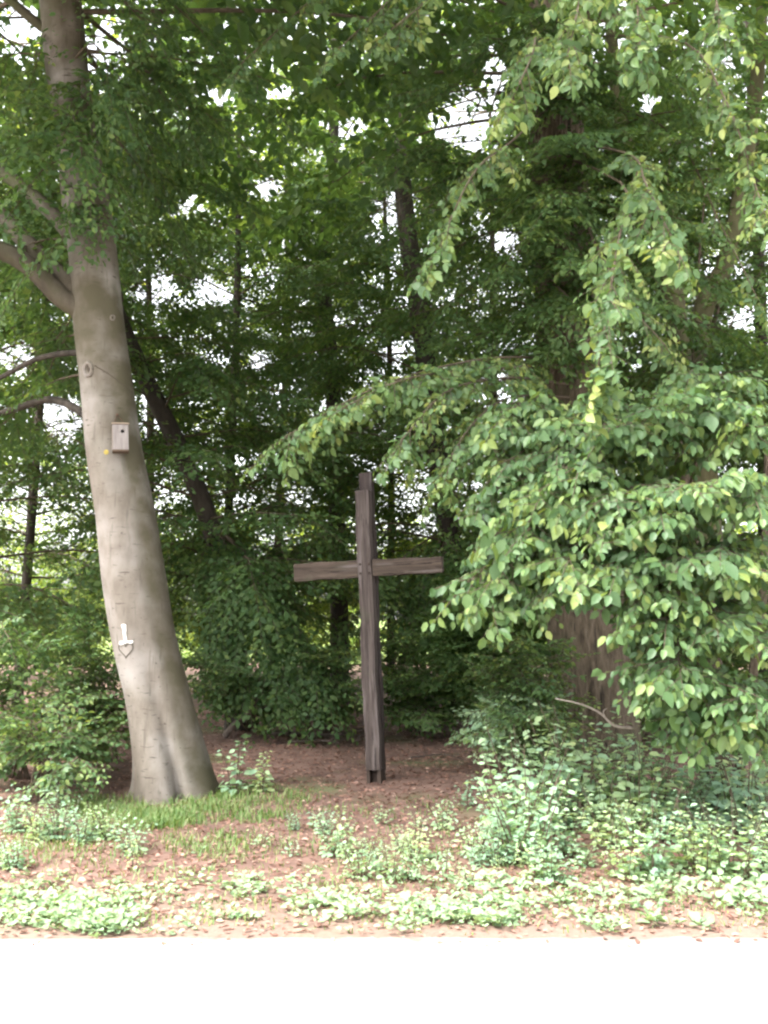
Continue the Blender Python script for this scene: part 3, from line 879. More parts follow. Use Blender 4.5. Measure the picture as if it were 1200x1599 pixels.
# leaning trunk right of the cross
b = np.array(at(715, 1120, 16.0)); b[2] = gz(b[0], b[1])
path = [b - np.array([0, 0, .2]), b] + pxpath([(712, 960), (700, 830), (680, 690), (658, 510), (641, 400), (630, 300), (620, 150), (610, -150), (600, -400)], 16.0)
back_tree('slender_grey_tree', 'slender grey trunk leaning left, seen just above the right arm of the cross', Vector(b), path,
          [0.22, 0.2, 0.185, 0.18, 0.175, 0.165, 0.16, 0.15, 0.13, 0.1, 0.05], M['darkbark'], 102, 60, 2.2, 9.5, 3.2, M['leaf_mid'],
          extra=[(3, np.array(at(a, c, y))) for a, c, y in ((620, 1060, 14.2), (660, 1090, 14), (700, 1060, 13.8), (740, 1040, 13.6), (760, 980, 13.6), (640, 1000, 14.2), (540, 980, 14.5))])
# thin upright trunk left of centre
b = np.array(at(530, 1110, 19.0)); b[2] = gz(b[0], b[1])
path = [b - np.array([0, 0, .2]), b] + pxpath([(530, 960), (526, 800), (520, 600), (506, 450), (508, 380), (516, 320), (522, 180), (525, -50), (525, -200)], 19.0)
back_tree('thin_dark_tree', 'thin dark trunk rising straight behind the top of the cross', Vector(b), path,
          [0.2, 0.18, 0.17, 0.16, 0.15, 0.14, 0.13, 0.12, 0.1, 0.07, 0.04], M['darkbark'], 103, 64, 1.6, 10.5, 3.4, M['leaf_mid'])
# forked olive tree at the right
b = np.array(at(1095, 1150, 12.5)); b[2] = gz(b[0], b[1])
path = [b - np.array([0, 0, .2]), b] + pxpath([(1095, 1000), (1095, 900), (1088, 760), (1082, 640), (1080, 585)], 12.5)
back_tree('forked_tree', 'olive barked tree forking into two bare limbs, above the leafy shrub', Vector(b), path,
          [0.34, 0.31, 0.29, 0.28, 0.26, 0.25, 0.22], M['olivebark'], 104, 22, 3.5, 4.6, 2.4, M['leaf_mid'], ntop=0,
          limbs=[(pxpath([(1082, 640), (1062, 560), (1056, 500), (1046, 440), (1028, 380), (990, 280), (960, 120), (950, -100)], 12.5), 0.16, 0.07),
                 (pxpath([(1082, 640), (1090, 560), (1095, 500), (1110, 455), (1138, 400), (1165, 250), (1185, 100), (1195, -150)], 12.6), 0.16, 0.08)],
          extra=[(4.2, np.array(at(a, c, y))) for a, c, y in ((1000, 300, 13), (1080, 350, 13.2), (1150, 300, 13), (1190, 420, 12.6), (1120, 180, 13), (1050, 160, 13), (960, 400, 12.8), (1190, 200, 13), (1180, 560, 12), (1000, 100, 13))])
specs = [('beech_tree', 'slim beech behind the grey trunk at the left edge of the wood', -60, 12.5, (-0.3, 0.3), 0.16, 30, 0.9, 9, 3.1, 'leaf_mid'),
         ('beech_tree', 'thin beech visible left of the nesting box, deeper in the wood', 34, 17.5, (0.2, 0.2), 0.14, 30, 0.7, 10, 3.3, 'leaf_mid'),
         ('beech_tree', 'leafy beech filling the gap between grey beech and cross, far back', 235, 21.0, (-0.4, 0), 0.16, 34, 0.8, 12, 3.6, 'leaf_far'),
         ('beech_tree', 'leafy beech behind the left arm of the cross, far back', 425, 24.0, (0.3, 0), 0.17, 34, 0.7, 13, 3.7, 'leaf_far'),
         ('beech_tree', 'leafy beech behind the right arm of the cross, far back', 760, 21.5, (0.2, 0), 0.17, 34, 0.8, 12, 3.6, 'leaf_far'),
         ('beech_tree', 'dense beech directly behind the brown barked tree', 905, 16.5, (0.2, 0), 0.18, 34, 0.8, 10, 3.2, 'leaf_mid'),
         ('beech_tree', 'dense beech in the dark corner behind the forked tree', 1190, 15.5, (0.1, 0), 0.19, 34, 0.8, 10, 3.3, 'leaf_mid'),
         ('beech_tree', 'farthest beech seen under the boughs right of the cross', 1010, 23.5, (0, 0), 0.18, 34, 0.7, 13, 3.7, 'leaf_far'),
         ('beech_tree', 'leafy beech just right of the dark leaning tree', 345, 17.5, (0.2, 0), 0.13, 34, 1.2, 10, 3.2, 'leaf_mid'),
         ('beech_tree', 'leafy beech far back above the top of the cross', 610, 21.5, (-0.2, 0), 0.14, 34, 1.5, 12, 3.3, 'leaf_far'),
         ('beech_tree', 'farthest beech at the left edge, pale leaves against the sky', 40, 25.5, (0, 0), 0.18, 34, 0.7, 13, 3.7, 'leaf_far')]
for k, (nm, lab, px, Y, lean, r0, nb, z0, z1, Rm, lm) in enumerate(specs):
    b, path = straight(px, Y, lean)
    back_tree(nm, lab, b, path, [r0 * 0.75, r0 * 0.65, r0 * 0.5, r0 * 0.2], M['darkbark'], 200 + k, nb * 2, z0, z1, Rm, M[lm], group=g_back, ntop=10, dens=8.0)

# far hedge beyond the meadow's edge, lit by the open sky
def hedge_row():
    rng = np.random.default_rng(77)
    labs = ['pale hedge bush beyond the wood, far left', 'pale hedge bush beyond the wood, seen left of the cross', 'pale hedge bush beyond the wood, straight behind the cross',
            'pale hedge bush beyond the wood, seen right of the cross', 'pale hedge bush beyond the wood, far right']
    for k, px in enumerate((0, 290, 560, 830, 1120)):
        Y = 36 + 2 * rng.random()
        b = at(px, 900, Y); b.z = gz(b.x, b.y)
        e = empty('hedge_bush', b); tag(e, labs[k], 'bush', 'hedge bushes beyond the wood')
        lv, tw = Leaves(), Acc()
        for j in range(44):
            a = j * 2.4; z = 0.3 + 5.2 * rng.random(); rr = 4.6 * math.sqrt(max(0.05, 1 - (z / 6.2) ** 2)) * (0.7 + 0.3 * rng.random())
            p0 = np.array(b) + np.array([0, 0, 0.3 + z * 0.5])
            bough(lv, tw, p0, np.array(b) + np.array([math.cos(a) * rr, math.sin(a) * rr * 0.7, z]), rng, 'top', 0.4, 4)
        off = np.array(b)
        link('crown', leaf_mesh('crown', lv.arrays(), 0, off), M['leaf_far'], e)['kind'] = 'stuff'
        t = link('stems', tw.mesh('stems', off), M['twig'], e); t['kind'] = 'stuff'
hedge_row()

# ------------------------------------------------------------------ the leafy shrub at the right
def leafy_shrub():
    rng = np.random.default_rng(33)
    base = ground(1128, 1262)
    e = empty('leafy_shrub', base); tag(e, 'large broad leaved shrub spilling towards the road in front of the brown trunk', 'shrub')
    off = np.array(base)
    Y = base.y
    stems = [([(1130, 1290, Y), (1128, 1230, Y), (1126, 1130, Y - 0.05), (1110, 980, Y - 0.1), (1080, 800, Y - 0.2), (1060, 660, Y - 0.2)], 0.085, 0.04),
             ([(1095, 1290, Y + .15), (1100, 1200, Y + .1), (1085, 1080, Y), (1020, 900, Y - 0.1), (930, 760, Y - 0.2), (860, 660, Y - 0.3)], 0.05, 0.022),
             ([(1150, 1290, Y + .1), (1160, 1150, Y), (1190, 950, Y - 0.1), (1200, 700, Y - 0.2)], 0.05, 0.03)]
    SP = []
    for k, (pp, a, b_) in enumerate(stems):
        acc = Acc(); P = catmull(pxpath(pp, Y), 26); SP.append(P)
        tube(acc, P, np.linspace(a, b_, 26), 12, bark_fun(60 + k, 0.05, 4))
        link('stem', acc.mesh('stem', off), M['oak'], e)
    allP = np.concatenate(SP)
    lv, tw = Leaves(), Acc()
    ends = [(690, 925, 6.9), (735, 850, 6.9), (720, 960, 6.8), (715, 790, 7.0), (745, 905, 6.7), (800, 840, 6.5), (830, 770, 6.4), (770, 720, 6.9),
            (900, 720, 6.3), (950, 660, 6.3), (1000, 640, 6.3), (880, 650, 6.7), (1050, 610, 6.3), (1100, 590, 6.4), (1150, 600, 6.3), (1190, 640, 6.2),
            (1150, 720, 6.0), (1195, 760, 6.0), (1090, 740, 6.0), (1040, 790, 6.0), (1000, 760, 6.2), (940, 820, 6.2), (870, 880, 6.3), (850, 915, 6.5), (790, 945, 6.8),
            (960, 880, 6.2), (1040, 965, 6.2), (1050, 920, 6.1), (1060, 1040, 6.2), (1120, 960, 6.1), (1180, 880, 6.0), (1185, 980, 6.1), (1190, 1080, 6.2), (1150, 1120, 6.3),
            (1100, 1060, 6.2), (1130, 850, 6.0), (1080, 860, 6.0), (870, 790, 6.4), (960, 760, 6.2), (860, 700, 6.6),
            (1010, 860, 6.1), (1040, 1065, 6.5), (1085, 1120, 6.5), (1190, 1140, 6.4), (1080, 560, 6.8), (1170, 560, 6.7), (980, 590, 6.8), (760, 640, 7.1), (720, 700, 7.2), (810, 610, 7.3)]
    for (a, b_, y) in ends:
        q = np.array(at(a, b_, y))
        d = np.linalg.norm(allP - (q + np.array([0.3, 0.5, -0.35])), axis=1)
        s0 = allP[np.argmin(d)]
        bough(lv, tw, s0, q, rng, 'near', 0.18, 12, r0=0.014, t0=0.4, droop=0.3, spread=1.15, tip=0.28)
    A = lv.arrays()
    # leaves turn their faces to the open side
    A[2] = nrm(A[2] + np.array([-0.05, -0.55, 0.1]))
    A[2] = nrm(A[2] - A[1] * (A[1] * A[2]).sum(1, keepdims=True))
    A = leaf_objects(e, A, M['leaf_near'], 300, 9, rng)
    o = link('crown', leaf_mesh('crown', A, 1, off, 0.66), M['leaf_near'], e); o['kind'] = 'stuff'
    t = link('twigs', tw.mesh('twigs', off), M['twig'], e); t['kind'] = 'stuff'
    acc = Acc()
    P = catmull(pxpath([(990, 1137, 7.2), (960, 1133, 7.15), (935, 1112, 7.1), (905, 1099, 7.05), (868, 1091, 7.0)], 7), 18)
    tube(acc, P, np.linspace(0.012, 0.004, 18), 7, bark_fun(4, 0.08, 3))
    tube(acc, catmull(pxpath([(950, 1127, 7.13), (942, 1112, 7.1), (948, 1106, 7.1)], 7), 5), [0.005, 0.004, 0.004, 0.003, 0.002], 5)
    o = link('bare_twig', acc.mesh('bare_twig', off), rough_mat('pale_twig', [(0.16, 0.13, 0.11), (0.30, 0.26, 0.23)], (30, 30, 30), 6, 0.85, 0.3, 0.004), e); o['label'] = 'bare pale twig in front of the brown trunk'
leafy_shrub()

# ------------------------------------------------------------------ understorey bushes
def low_bush(name, label, base, ends, key, mat, seed, dens=8, group=None, lod=1):
    rng = np.random.default_rng(seed)
    e = empty(name, base); tag(e, label, 'bush', group)
    off = np.array(base)
    lv, tw = Leaves(), Acc()
    for q in ends:
        p0 = off + np.array([0.12 * rng.normal(), 0.1 * rng.normal(), 0.0])
        bough(lv, tw, p0, q, rng, key, 0.22, dens, r0=0.012, t0=0.3, droop=0.1)
    link('crown', leaf_mesh('crown', lv.arrays(), lod, off), mat, e)['kind'] = 'stuff'
    link('stems', tw.mesh('stems', off), M['twig'], e)['kind'] = 'stuff'
def bush_ends(pts, Y0, rng, n=1):
    return [np.array(at(a + 12 * rng.normal(), b + 8 * rng.normal(), Y0 + 0.35 * rng.normal())) for a, b in pts for _ in range(n)]
r_ = np.random.default_rng(8)
low_bush('understorey_bush', 'shady green bush left of the grey beech, at the picture edge', ground(20, 1215), bush_ends([(-20, 1000), (30, 1010), (60, 1050), (0, 1080), (90, 1090), (40, 1130), (80, 1150), (-30, 1140), (10, 1180), (110, 1160)], 9.9, r_, 2), 'low', M['leaf_near'], 301)
low_bush('understorey_bush', 'shady green bush close against the grey beech trunk', ground(150, 1190), bush_ends([(110, 1000), (150, 1020), (170, 1080), (130, 1070), (185, 1110), (110, 1130), (160, 1140), (130, 980)], 10.8, r_, 2), 'low', M['leaf_near'], 302)
low_bush('understorey_bush', 'lighter leafy bush low before the dark bush, left edge', ground(70, 1250), bush_ends([(20, 1130), (60, 1110), (100, 1150), (40, 1180), (130, 1180), (90, 1200), (0, 1190), (150, 1150)], 9.1, r_, 2), 'low', M['leaf_near'], 310, 6)
low_bush('understorey_bush', 'low green bush right of the grey beech roots, behind the cross', ground(400, 1148), bush_ends([(330, 1060), (370, 1040), (400, 1080), (440, 1060), (350, 1100), (470, 1100), (420, 1110), (310, 1030)], 12.9, r_, 2), 'low', M['leaf_near'], 303)
low_bush('understorey_bush', 'low green bush directly left of the cross post', ground(510, 1143), bush_ends([(470, 1060), (500, 1040), (540, 1060), (520, 1100), (480, 1110), (550, 1095), (500, 1010), (540, 1020)], 13.1, r_, 2), 'low', M['leaf_near'], 304)
low_bush('understorey_bush', 'low dark bush directly right of the cross post', ground(650, 1140), bush_ends([(610, 1060), (650, 1050), (690, 1070), (630, 1110), (660, 1110), (720, 1060), (620, 1010)], 13.3, r_, 2), 'low', M['leaf_mid'], 305)
low_bush('understorey_bush', 'dark bush in the gap between the cross and the brown trunk', ground(770, 1142), bush_ends([(730, 960), (770, 940), (800, 980), (740, 1020), (790, 1040), (830, 1000), (830, 940), (720, 1070), (770, 1085), (820, 1080), (800, 900), (750, 890)], 13.0, r_, 2), 'mid', M['leaf_mid'], 307)
low_bush('understorey_bush', 'green bush leaning on the cross side of the brown trunk', ground(835, 1200), bush_ends([(790, 1010), (830, 1040), (860, 1080), (800, 1070), (780, 1050), (850, 1020), (840, 1110), (800, 1110), (870, 1130), (880, 1160)], 9.9, r_, 2), 'low', M['leaf_near'], 308, 7)
low_bush('understorey_bush', 'dark bush between the brown trunk and the leafy shrub stems', ground(1060, 1160), bush_ends([(1010, 1010), (1060, 980), (1100, 1030), (1040, 1060), (1000, 1110), (1080, 1100), (1150, 1060), (1180, 1000), (1150, 930), (1190, 900)], 12.6, r_, 2), 'mid', M['leaf_mid'], 309)
low_bush('understorey_bush', 'yellowish bush at the foot of the brown trunk', ground(815, 1195), bush_ends([(770, 1120), (800, 1090), (830, 1120), (790, 1150), (830, 1160), (760, 1155), (850, 1140)], 10.2, r_, 2), 'low', M['leaf_weed'], 306, 6)

# ------------------------------------------------------------------ the wooden cross
def cross():
    base = ground(586, 1224)
    e = empty('wooden_cross', base); tag(e, 'tall weathered wooden cross standing on the bare brown ground', 'cross')
    e.rotation_euler = (0, R(-2.5), R(-16))
    wood = []
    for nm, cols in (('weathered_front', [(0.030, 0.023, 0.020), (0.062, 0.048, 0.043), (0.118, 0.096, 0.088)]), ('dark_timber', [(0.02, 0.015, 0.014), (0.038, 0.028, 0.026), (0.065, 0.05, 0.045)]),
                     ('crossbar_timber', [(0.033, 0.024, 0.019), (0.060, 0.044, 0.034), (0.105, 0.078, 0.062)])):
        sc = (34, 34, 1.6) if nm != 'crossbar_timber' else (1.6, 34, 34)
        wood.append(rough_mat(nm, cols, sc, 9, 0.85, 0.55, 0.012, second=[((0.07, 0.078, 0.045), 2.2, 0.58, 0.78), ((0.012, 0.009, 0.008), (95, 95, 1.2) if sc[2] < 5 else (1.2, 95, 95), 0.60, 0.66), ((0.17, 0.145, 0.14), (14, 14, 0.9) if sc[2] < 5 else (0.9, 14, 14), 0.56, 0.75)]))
    k = e.location.y / FPX              # metres per photo pixel at the cross
    H = (1224 - 774) * k / math.cos(R(3))
    zc = (1224 - 897) * k
    hw, hd = 11.6 * k, 0.066
    def beam(name, x0, x1, y0, y1, z0, z1, mat, bev=0.008, taper=None, seed=0):
        bm = bmesh.new(); box_bm(bm, x0, x1, y0, y1, z0, z1)
        bmesh.ops.recalc_face_normals(bm, faces=bm.faces[:])
        lng = max(range(3), key=lambda i: (x1 - x0, y1 - y0, z1 - z0)[i])
        ed = [d for d in bm.edges if abs((d.verts[0].co - d.verts[1].co)[lng]) > 0.5 * (x1 - x0, y1 - y0, z1 - z0)[lng]]
        bmesh.ops.subdivide_edges(bm, edges=ed, cuts=26)
        rg = random.Random(seed)
        ph = [rg.random() * 6 for _ in range(6)]
        for v in bm.verts:
            s = v.co[lng]
            for ax in range(3):
                if ax != lng:
                    v.co[ax] += 0.004 * math.sin(s * 5 + ph[ax]) + 0.003 * math.sin(s * 17 + ph[ax + 2]) + rg.uniform(-.0012, .0012)
        if taper:
            for v in bm.verts:
                t = (v.co.x - x0) / (x1 - x0)
                v.co.z = (z0 + z1) / 2 + (v.co.z - (z0 + z1) / 2) * (taper[0] + (taper[1] - taper[0]) * t)
        return bm_obj(name, bm, mat, e, bev)
    zb = 20 * k
    beam('post', -hw, hw, -hd, hd * 0.55, zb, H, wood[0], 0.010, seed=2)
    beam('back_post', -hw * 0.72, hw * 1.08, hd * 0.56, hd * 2.1, 0.10, H + 30 * k, wood[1], 0.008, seed=5)
    bl, br = (570 - 456) * k / math.cos(R(16)), (688 - 570) * k / math.cos(R(16))
    # the arms are let into the post, slightly behind its face
    beam('arm', -bl, -hw - 0.002, -hd * 0.8, hd * 0.5, zc - 14 * k, zc + 14 * k, wood[2], 0.008, (1.02, 0.98), 7)
    beam('arm', hw + 0.002, br, -hd * 0.8, hd * 0.5, zc - 13.5 * k, zc + 13.5 * k, wood[2], 0.008, (0.98, 0.9), 8)
    # iron feet
    iron = rough_mat('rusty_iron', [(0.03, 0.022, 0.018), (0.06, 0.04, 0.03)], (12, 12, 12), 6, 0.75, 0.3, 0.004)
    for x in (-hw * 0.72, hw * 0.78):
        bm = bmesh.new(); box_bm(bm, x - 0.018, x + 0.018, -hd * 0.7, hd * 0.5, -0.15, zb - 0.002)
        bm_obj('iron_foot', bm, iron, e, 0.004)
    bm = bmesh.new(); box_bm(bm, -hw * 0.9, hw * 1.0, hd * 0.62, hd * 1.9, -0.15, 0.098)
    bm_obj('iron_shoe', bm, iron, e, 0.004)
    # bolts where the arms cross
    for (x, z) in ((-0.045, zc + 0.045), (0.045, zc - 0.045), (-0.045, zc - 0.045), (0.045, zc + 0.045)):
        bm = bmesh.new()
        bmesh.ops.create_cone(bm, cap_ends=True, segments=10, radius1=0.012, radius2=0.009, depth=0.014,
                              matrix=Matrix.Translation((x, -hd - 0.010, z)) @ Matrix.Rotation(R(90), 4, 'X'))
        bm_obj('bolt', bm, iron, e, 0)
cross()

# ------------------------------------------------------------------ nesting box
def nest_box():
    p, nn = beech_hit(187, 708, 0.0)
    w, h, d = 0.142, 0.235, 0.12
    c = at(188, 706, p.y - 0.02)
    e = empty('nesting_box', (c.x, c.y, c.z)); tag(e, 'small grey wooden nesting box hung on the leaning beech trunk', 'nesting box')
    e.rotation_euler = (R(-3), R(-2), R(17))
    wd = rough_mat('grey_box_wood', [(0.16, 0.138, 0.128), (0.225, 0.20, 0.188), (0.28, 0.252, 0.24)], (40, 40, 4), 7, 0.85, 0.3, 0.004)
    wl_ = rough_mat('pale_box_wood', [(0.21, 0.16, 0.118), (0.28, 0.225, 0.17)], (40, 40, 4), 7, 0.85, 0.3, 0.004)
    dk = plain('box_floor_wood', (0.10, 0.07, 0.05), 0.9)
    def bx(name, *a, mat=wd, bev=0.002):
        bm = bmesh.new(); box_bm(bm, *a); return bm_obj(name, bm, mat, e, bev)
    t = 0.016
    # front panel with a real entrance hole; outer rectangle and hole share 32 spokes
    bm = bmesh.new()
    hx, hz, hr, N = 0.018, h * 0.73, 0.0175, 32
    def rect(a):
        dx, dz = math.cos(a), math.sin(a); s = 1e9
        for lim, o_, dd in ((w / 2, hx, dx), (-w / 2, hx, dx), (h, hz, dz), (0, hz, dz)):
            if abs(dd) > 1e-6 and (lim - o_) / dd > 0: s = min(s, (lim - o_) / dd)
        return hx + dx * s, hz + dz * s
    angs = sorted(set([2 * math.pi * k / N for k in range(N)] + [math.atan2(cz - hz, cx - hx) % (2 * math.pi) for cx in (-w / 2, w / 2) for cz in (0, h)]))
    rings = []
    for y in (-d, -d + t):
        rings.append(([bm.verts.new((rect(a)[0], y, rect(a)[1])) for a in angs], [bm.verts.new((hx + hr * math.cos(a), y, hz + hr * math.sin(a))) for a in angs]))
    n = len(angs)
    for k in range(n):
        j = (k + 1) % n
        for (o_, i_) in rings: bm.faces.new((o_[k], o_[j], i_[j], i_[k]))
        bm.faces.new((rings[0][0][k], rings[0][0][j], rings[1][0][j], rings[1][0][k]))
        bm.faces.new((rings[0][1][k], rings[0][1][j], rings[1][1][j], rings[1][1][k]))
    bm_obj('front_panel', bm, wd, e)
    bx('side_panel', -w / 2, -w / 2 + t, -d + t + 0.001, -0.014, 0.0, h, mat=wl_)
    bx('side_panel', w / 2 - t, w / 2, -d + t + 0.001, -0.014, 0.0, h)
    bx('back_panel', -w / 2, w / 2, -0.013, 0.003, -0.01, h + 0.01)
    bx('floor_panel', -w / 2 - .002, w / 2 + .002, -d - 0.003, -0.014, -0.016, -0.001, mat=dk)
    bm = bmesh.new(); vv = box_bm(bm, -w / 2 - 0.006, w / 2 + 0.006, -d - 0.012, -0.014, h + 0.002, h + 0.016)
    for v in vv:
        if v.co.y > -0.05: v.co.z += 0.02
    bm_obj('roof', bm, wl_, e, 0.002)
    wire = plain('rusty_wire', (0.10, 0.06, 0.04), 0.7)
    inv = e.matrix_basis.inverted()
    n_, nn2 = beech_hit(183, 648, 0.008)
    nl = np.array(inv @ n_)
    acc = Acc()
    tube(acc, [np.array([-w / 2 + .01, -0.005, h + 0.008]), nl, ], 0.003, 5)
    tube(acc, [np.array([w / 2 - .01, -0.005, h + 0.008]), nl + np.array([0.002, 0, 0])], 0.003, 5)
    link('hanging_wire', acc.mesh('hanging_wire'), wire, e)
    bm = bmesh.new(); bmesh.ops.create_cone(bm, cap_ends=True, segments=10, radius1=0.014, radius2=0.011, depth=0.03, matrix=Matrix.Translation(Vector(nl)) @ Matrix.Rotation(R(90), 4, 'X'))
    bm_obj('nail', bm, wire, e)
nest_box()

# ------------------------------------------------------------------ plants on the verge
def plant_proto(seed, H, nst, leaf, spreadr, opp=True):
    r = np.random.default_rng(seed)
    lv, tw = Leaves(), Acc()
    for s in range(nst):
        a = 2.4 * s + r.random(); rr = spreadr * (0.3 + 0.7 * r.random()); h = H * (0.6 + 0.45 * r.random())
        b = np.array([math.cos(a), math.sin(a), 0]) * rr * 0.25
        t = np.array([math.cos(a) * rr, math.sin(a) * rr, h])
        P = catmull([b, b * 0.6 + t * 0.4 + np.array([0, 0, 0.1 * h]), t], 9)
        tube(tw, P, np.linspace(0.0045, 0.0018, 9), 4, cap=False)
        m = int(h / (leaf * 0.62))
        p, x, z, L = [], [], [], []
        for k in range(1, m):
            f = (k + 0.3 * r.random()) / m
            i = min(int(f * 8), 7); pos = P[i] * (1 - (f * 8 - i)) + P[i + 1] * (f * 8 - i)
            for sd in ((0, math.pi) if opp else (r.random() * 6.28,)):
                az = a + k * 1.57 + sd + 0.4 * r.normal()
                off_ = np.array([math.cos(az), math.sin(az), 0])
                reach = 0.02 + 0.09 * (1 - f) * r.random() * (H / 0.5)
                lx = nrm(off_ + np.array([0, 0, 0.25 * r.normal() - 0.05]))
                up = np.array([0.35 * r.normal(), 0.35 * r.normal() - 0.2, 1.0]); lz = nrm(up - lx * (up @ lx))
                for q_ in range(2 if reach > 0.05 else 1):
                    p.append(pos + off_ * reach * (1 if q_ == 0 else 0.5)); x.append(lx if q_ == 0 else nrm(lx + 0.5 * r.normal(size=3) * np.array([1, 1, .2]))); z.append(lz); L.append(leaf * (0.65 + 0.6 * r.random()) * (1.05 - 0.45 * f))
        if p:
            lz = np.array(z); lx = np.array(x)
            lz = nrm(lz - lx * (lx * lz).sum(1, keepdims=True))
            lv.add(np.array(p), lx, lz, np.array(L), np.clip(r.random(len(p)) * 0.7 + 0.25 * r.random(), 0, 1))
    A = lv.arrays()
    return leaf_mesh('leaves', A, 1, (0, 0, 0), 0.74), tw.mesh('stems')
PROTO = {}
for nm, mat, H, nst, leaf, sp in (('sprig', 'leaf_weed', 0.24, 3, 0.045, 0.12), ('thicket', 'leaf_weed', 0.52, 8, 0.068, 0.32), ('herb', 'leaf_verge', 0.26, 8, 0.042, 0.17), ('sapling', 'leaf_weed', 0.50, 4, 0.075, 0.14), ('weed', 'leaf_weed', 0.34, 9, 0.05, 0.22)):
    PROTO[nm] = []
    for s in range(5):
        a, b_ = plant_proto(hash_(nm) + s * 7, H * (0.85 + 0.08 * s), nst, leaf, sp)
        a.materials.append(M[mat]); b_.materials.append(M['twig'])
        PROTO[nm].append((a, b_))
def plant(name, kind, pos, sc, rng, label, group):
    a, b_ = PROTO[kind][rng.integers(5)]
    e = empty(name, pos, rng.random() * 6.28); e.scale = (sc, sc, sc * (0.85 + 0.3 * rng.random()))
    tag(e, label, 'plant', group)
    o = link('leaves', a, None, e); o['kind'] = 'stuff'
    link('stems', b_, None, e)['kind'] = 'stuff'
def plants():
    rng = np.random.default_rng(51)
    # thicket under the shrub, right: each zone is told apart by what it stands beside
    zones = [(775, 850, 1285, 1345, 5, 'pale bushy weed at the left end of the thicket, beside the bare earth'),
             (850, 985, 1262, 1300, 8, 'pale bushy weed growing against the foot of the brown trunk'),
             (985, 1130, 1268, 1300, 8, 'pale bushy weed at the foot of the leafy shrub stems'),
             (1130, 1230, 1262, 1310, 8, 'pale bushy weed at the picture edge, under the leafy shrub'),
             (790, 930, 1320, 1385, 6, 'low pale weed at the front of the thicket, towards the cross'),
             (930, 1080, 1315, 1372, 6, 'low pale weed at the front middle of the thicket'),
             (1080, 1230, 1315, 1380, 7, 'low pale weed at the front of the thicket, by the picture edge')]
    for x0, x1, y0, y1, n, lab in zones:
        for k in range(n):
            px = x0 + (x1 - x0) * (k + rng.random()) / n; py = y0 + (y1 - y0) * rng.random()
            plant('bushy_weed', 'thicket', ground(px, py), (0.7 + 0.85 * rng.random()) * (0.72 if y0 > 1310 else 1.1), rng, lab, 'weeds in the thicket below the shrub')
    for x0, x1, n, lab in ((560, 640, 10, 'loose pale weed straight in front of the cross foot'), (640, 710, 9, 'loose pale weed between the cross and the thicket'), (710, 780, 7, 'loose pale weed touching the thicket, cross side'), (400, 560, 9, 'loose pale weed left of the cross foot, towards the road')):
        for k in range(n):
            plant('upright_weed', 'weed' if k % 3 == 0 else 'sprig', ground(x0 + (x1 - x0) * rng.random(), 1285 + 100 * rng.random()), 0.35 + 0.5 * rng.random(), rng, lab, 'weeds in front of the cross')
    for x0, x1, n, lab in ((-10, 70, 8, 'pale weed at the left picture edge, before the dark bush'), (70, 150, 7, 'pale weed in front of the grey beech, left side'), (150, 240, 5, 'pale weed straight in front of the grey beech foot')):
        for k in range(n):
            plant('upright_weed', 'weed' if k % 2 == 0 else 'sprig', ground(x0 + (x1 - x0) * rng.random(), 1285 + 80 * rng.random()), 0.5 + 0.4 * rng.random(), rng, lab, 'weeds in front of the grey beech')
    for px, py, s, lab in ((368, 1240, 1.15, 'leafy sapling just right of the grey beech roots'), (408, 1238, 0.8, 'smaller sapling second from the grey beech roots'), (728, 1262, 0.55, 'tiny lone sapling on bare earth right of the cross'),
                           (88, 1262, 1.0, 'pale sapling left of the grey beech, before the dark bush'), (20, 1300, 0.9, 'pale sapling at the left picture edge'), (540, 1335, 0.7, 'bright yellow green sapling left below the cross foot')):
        plant('sapling', 'sapling', ground(px, py), s, rng, lab, None)
plants()

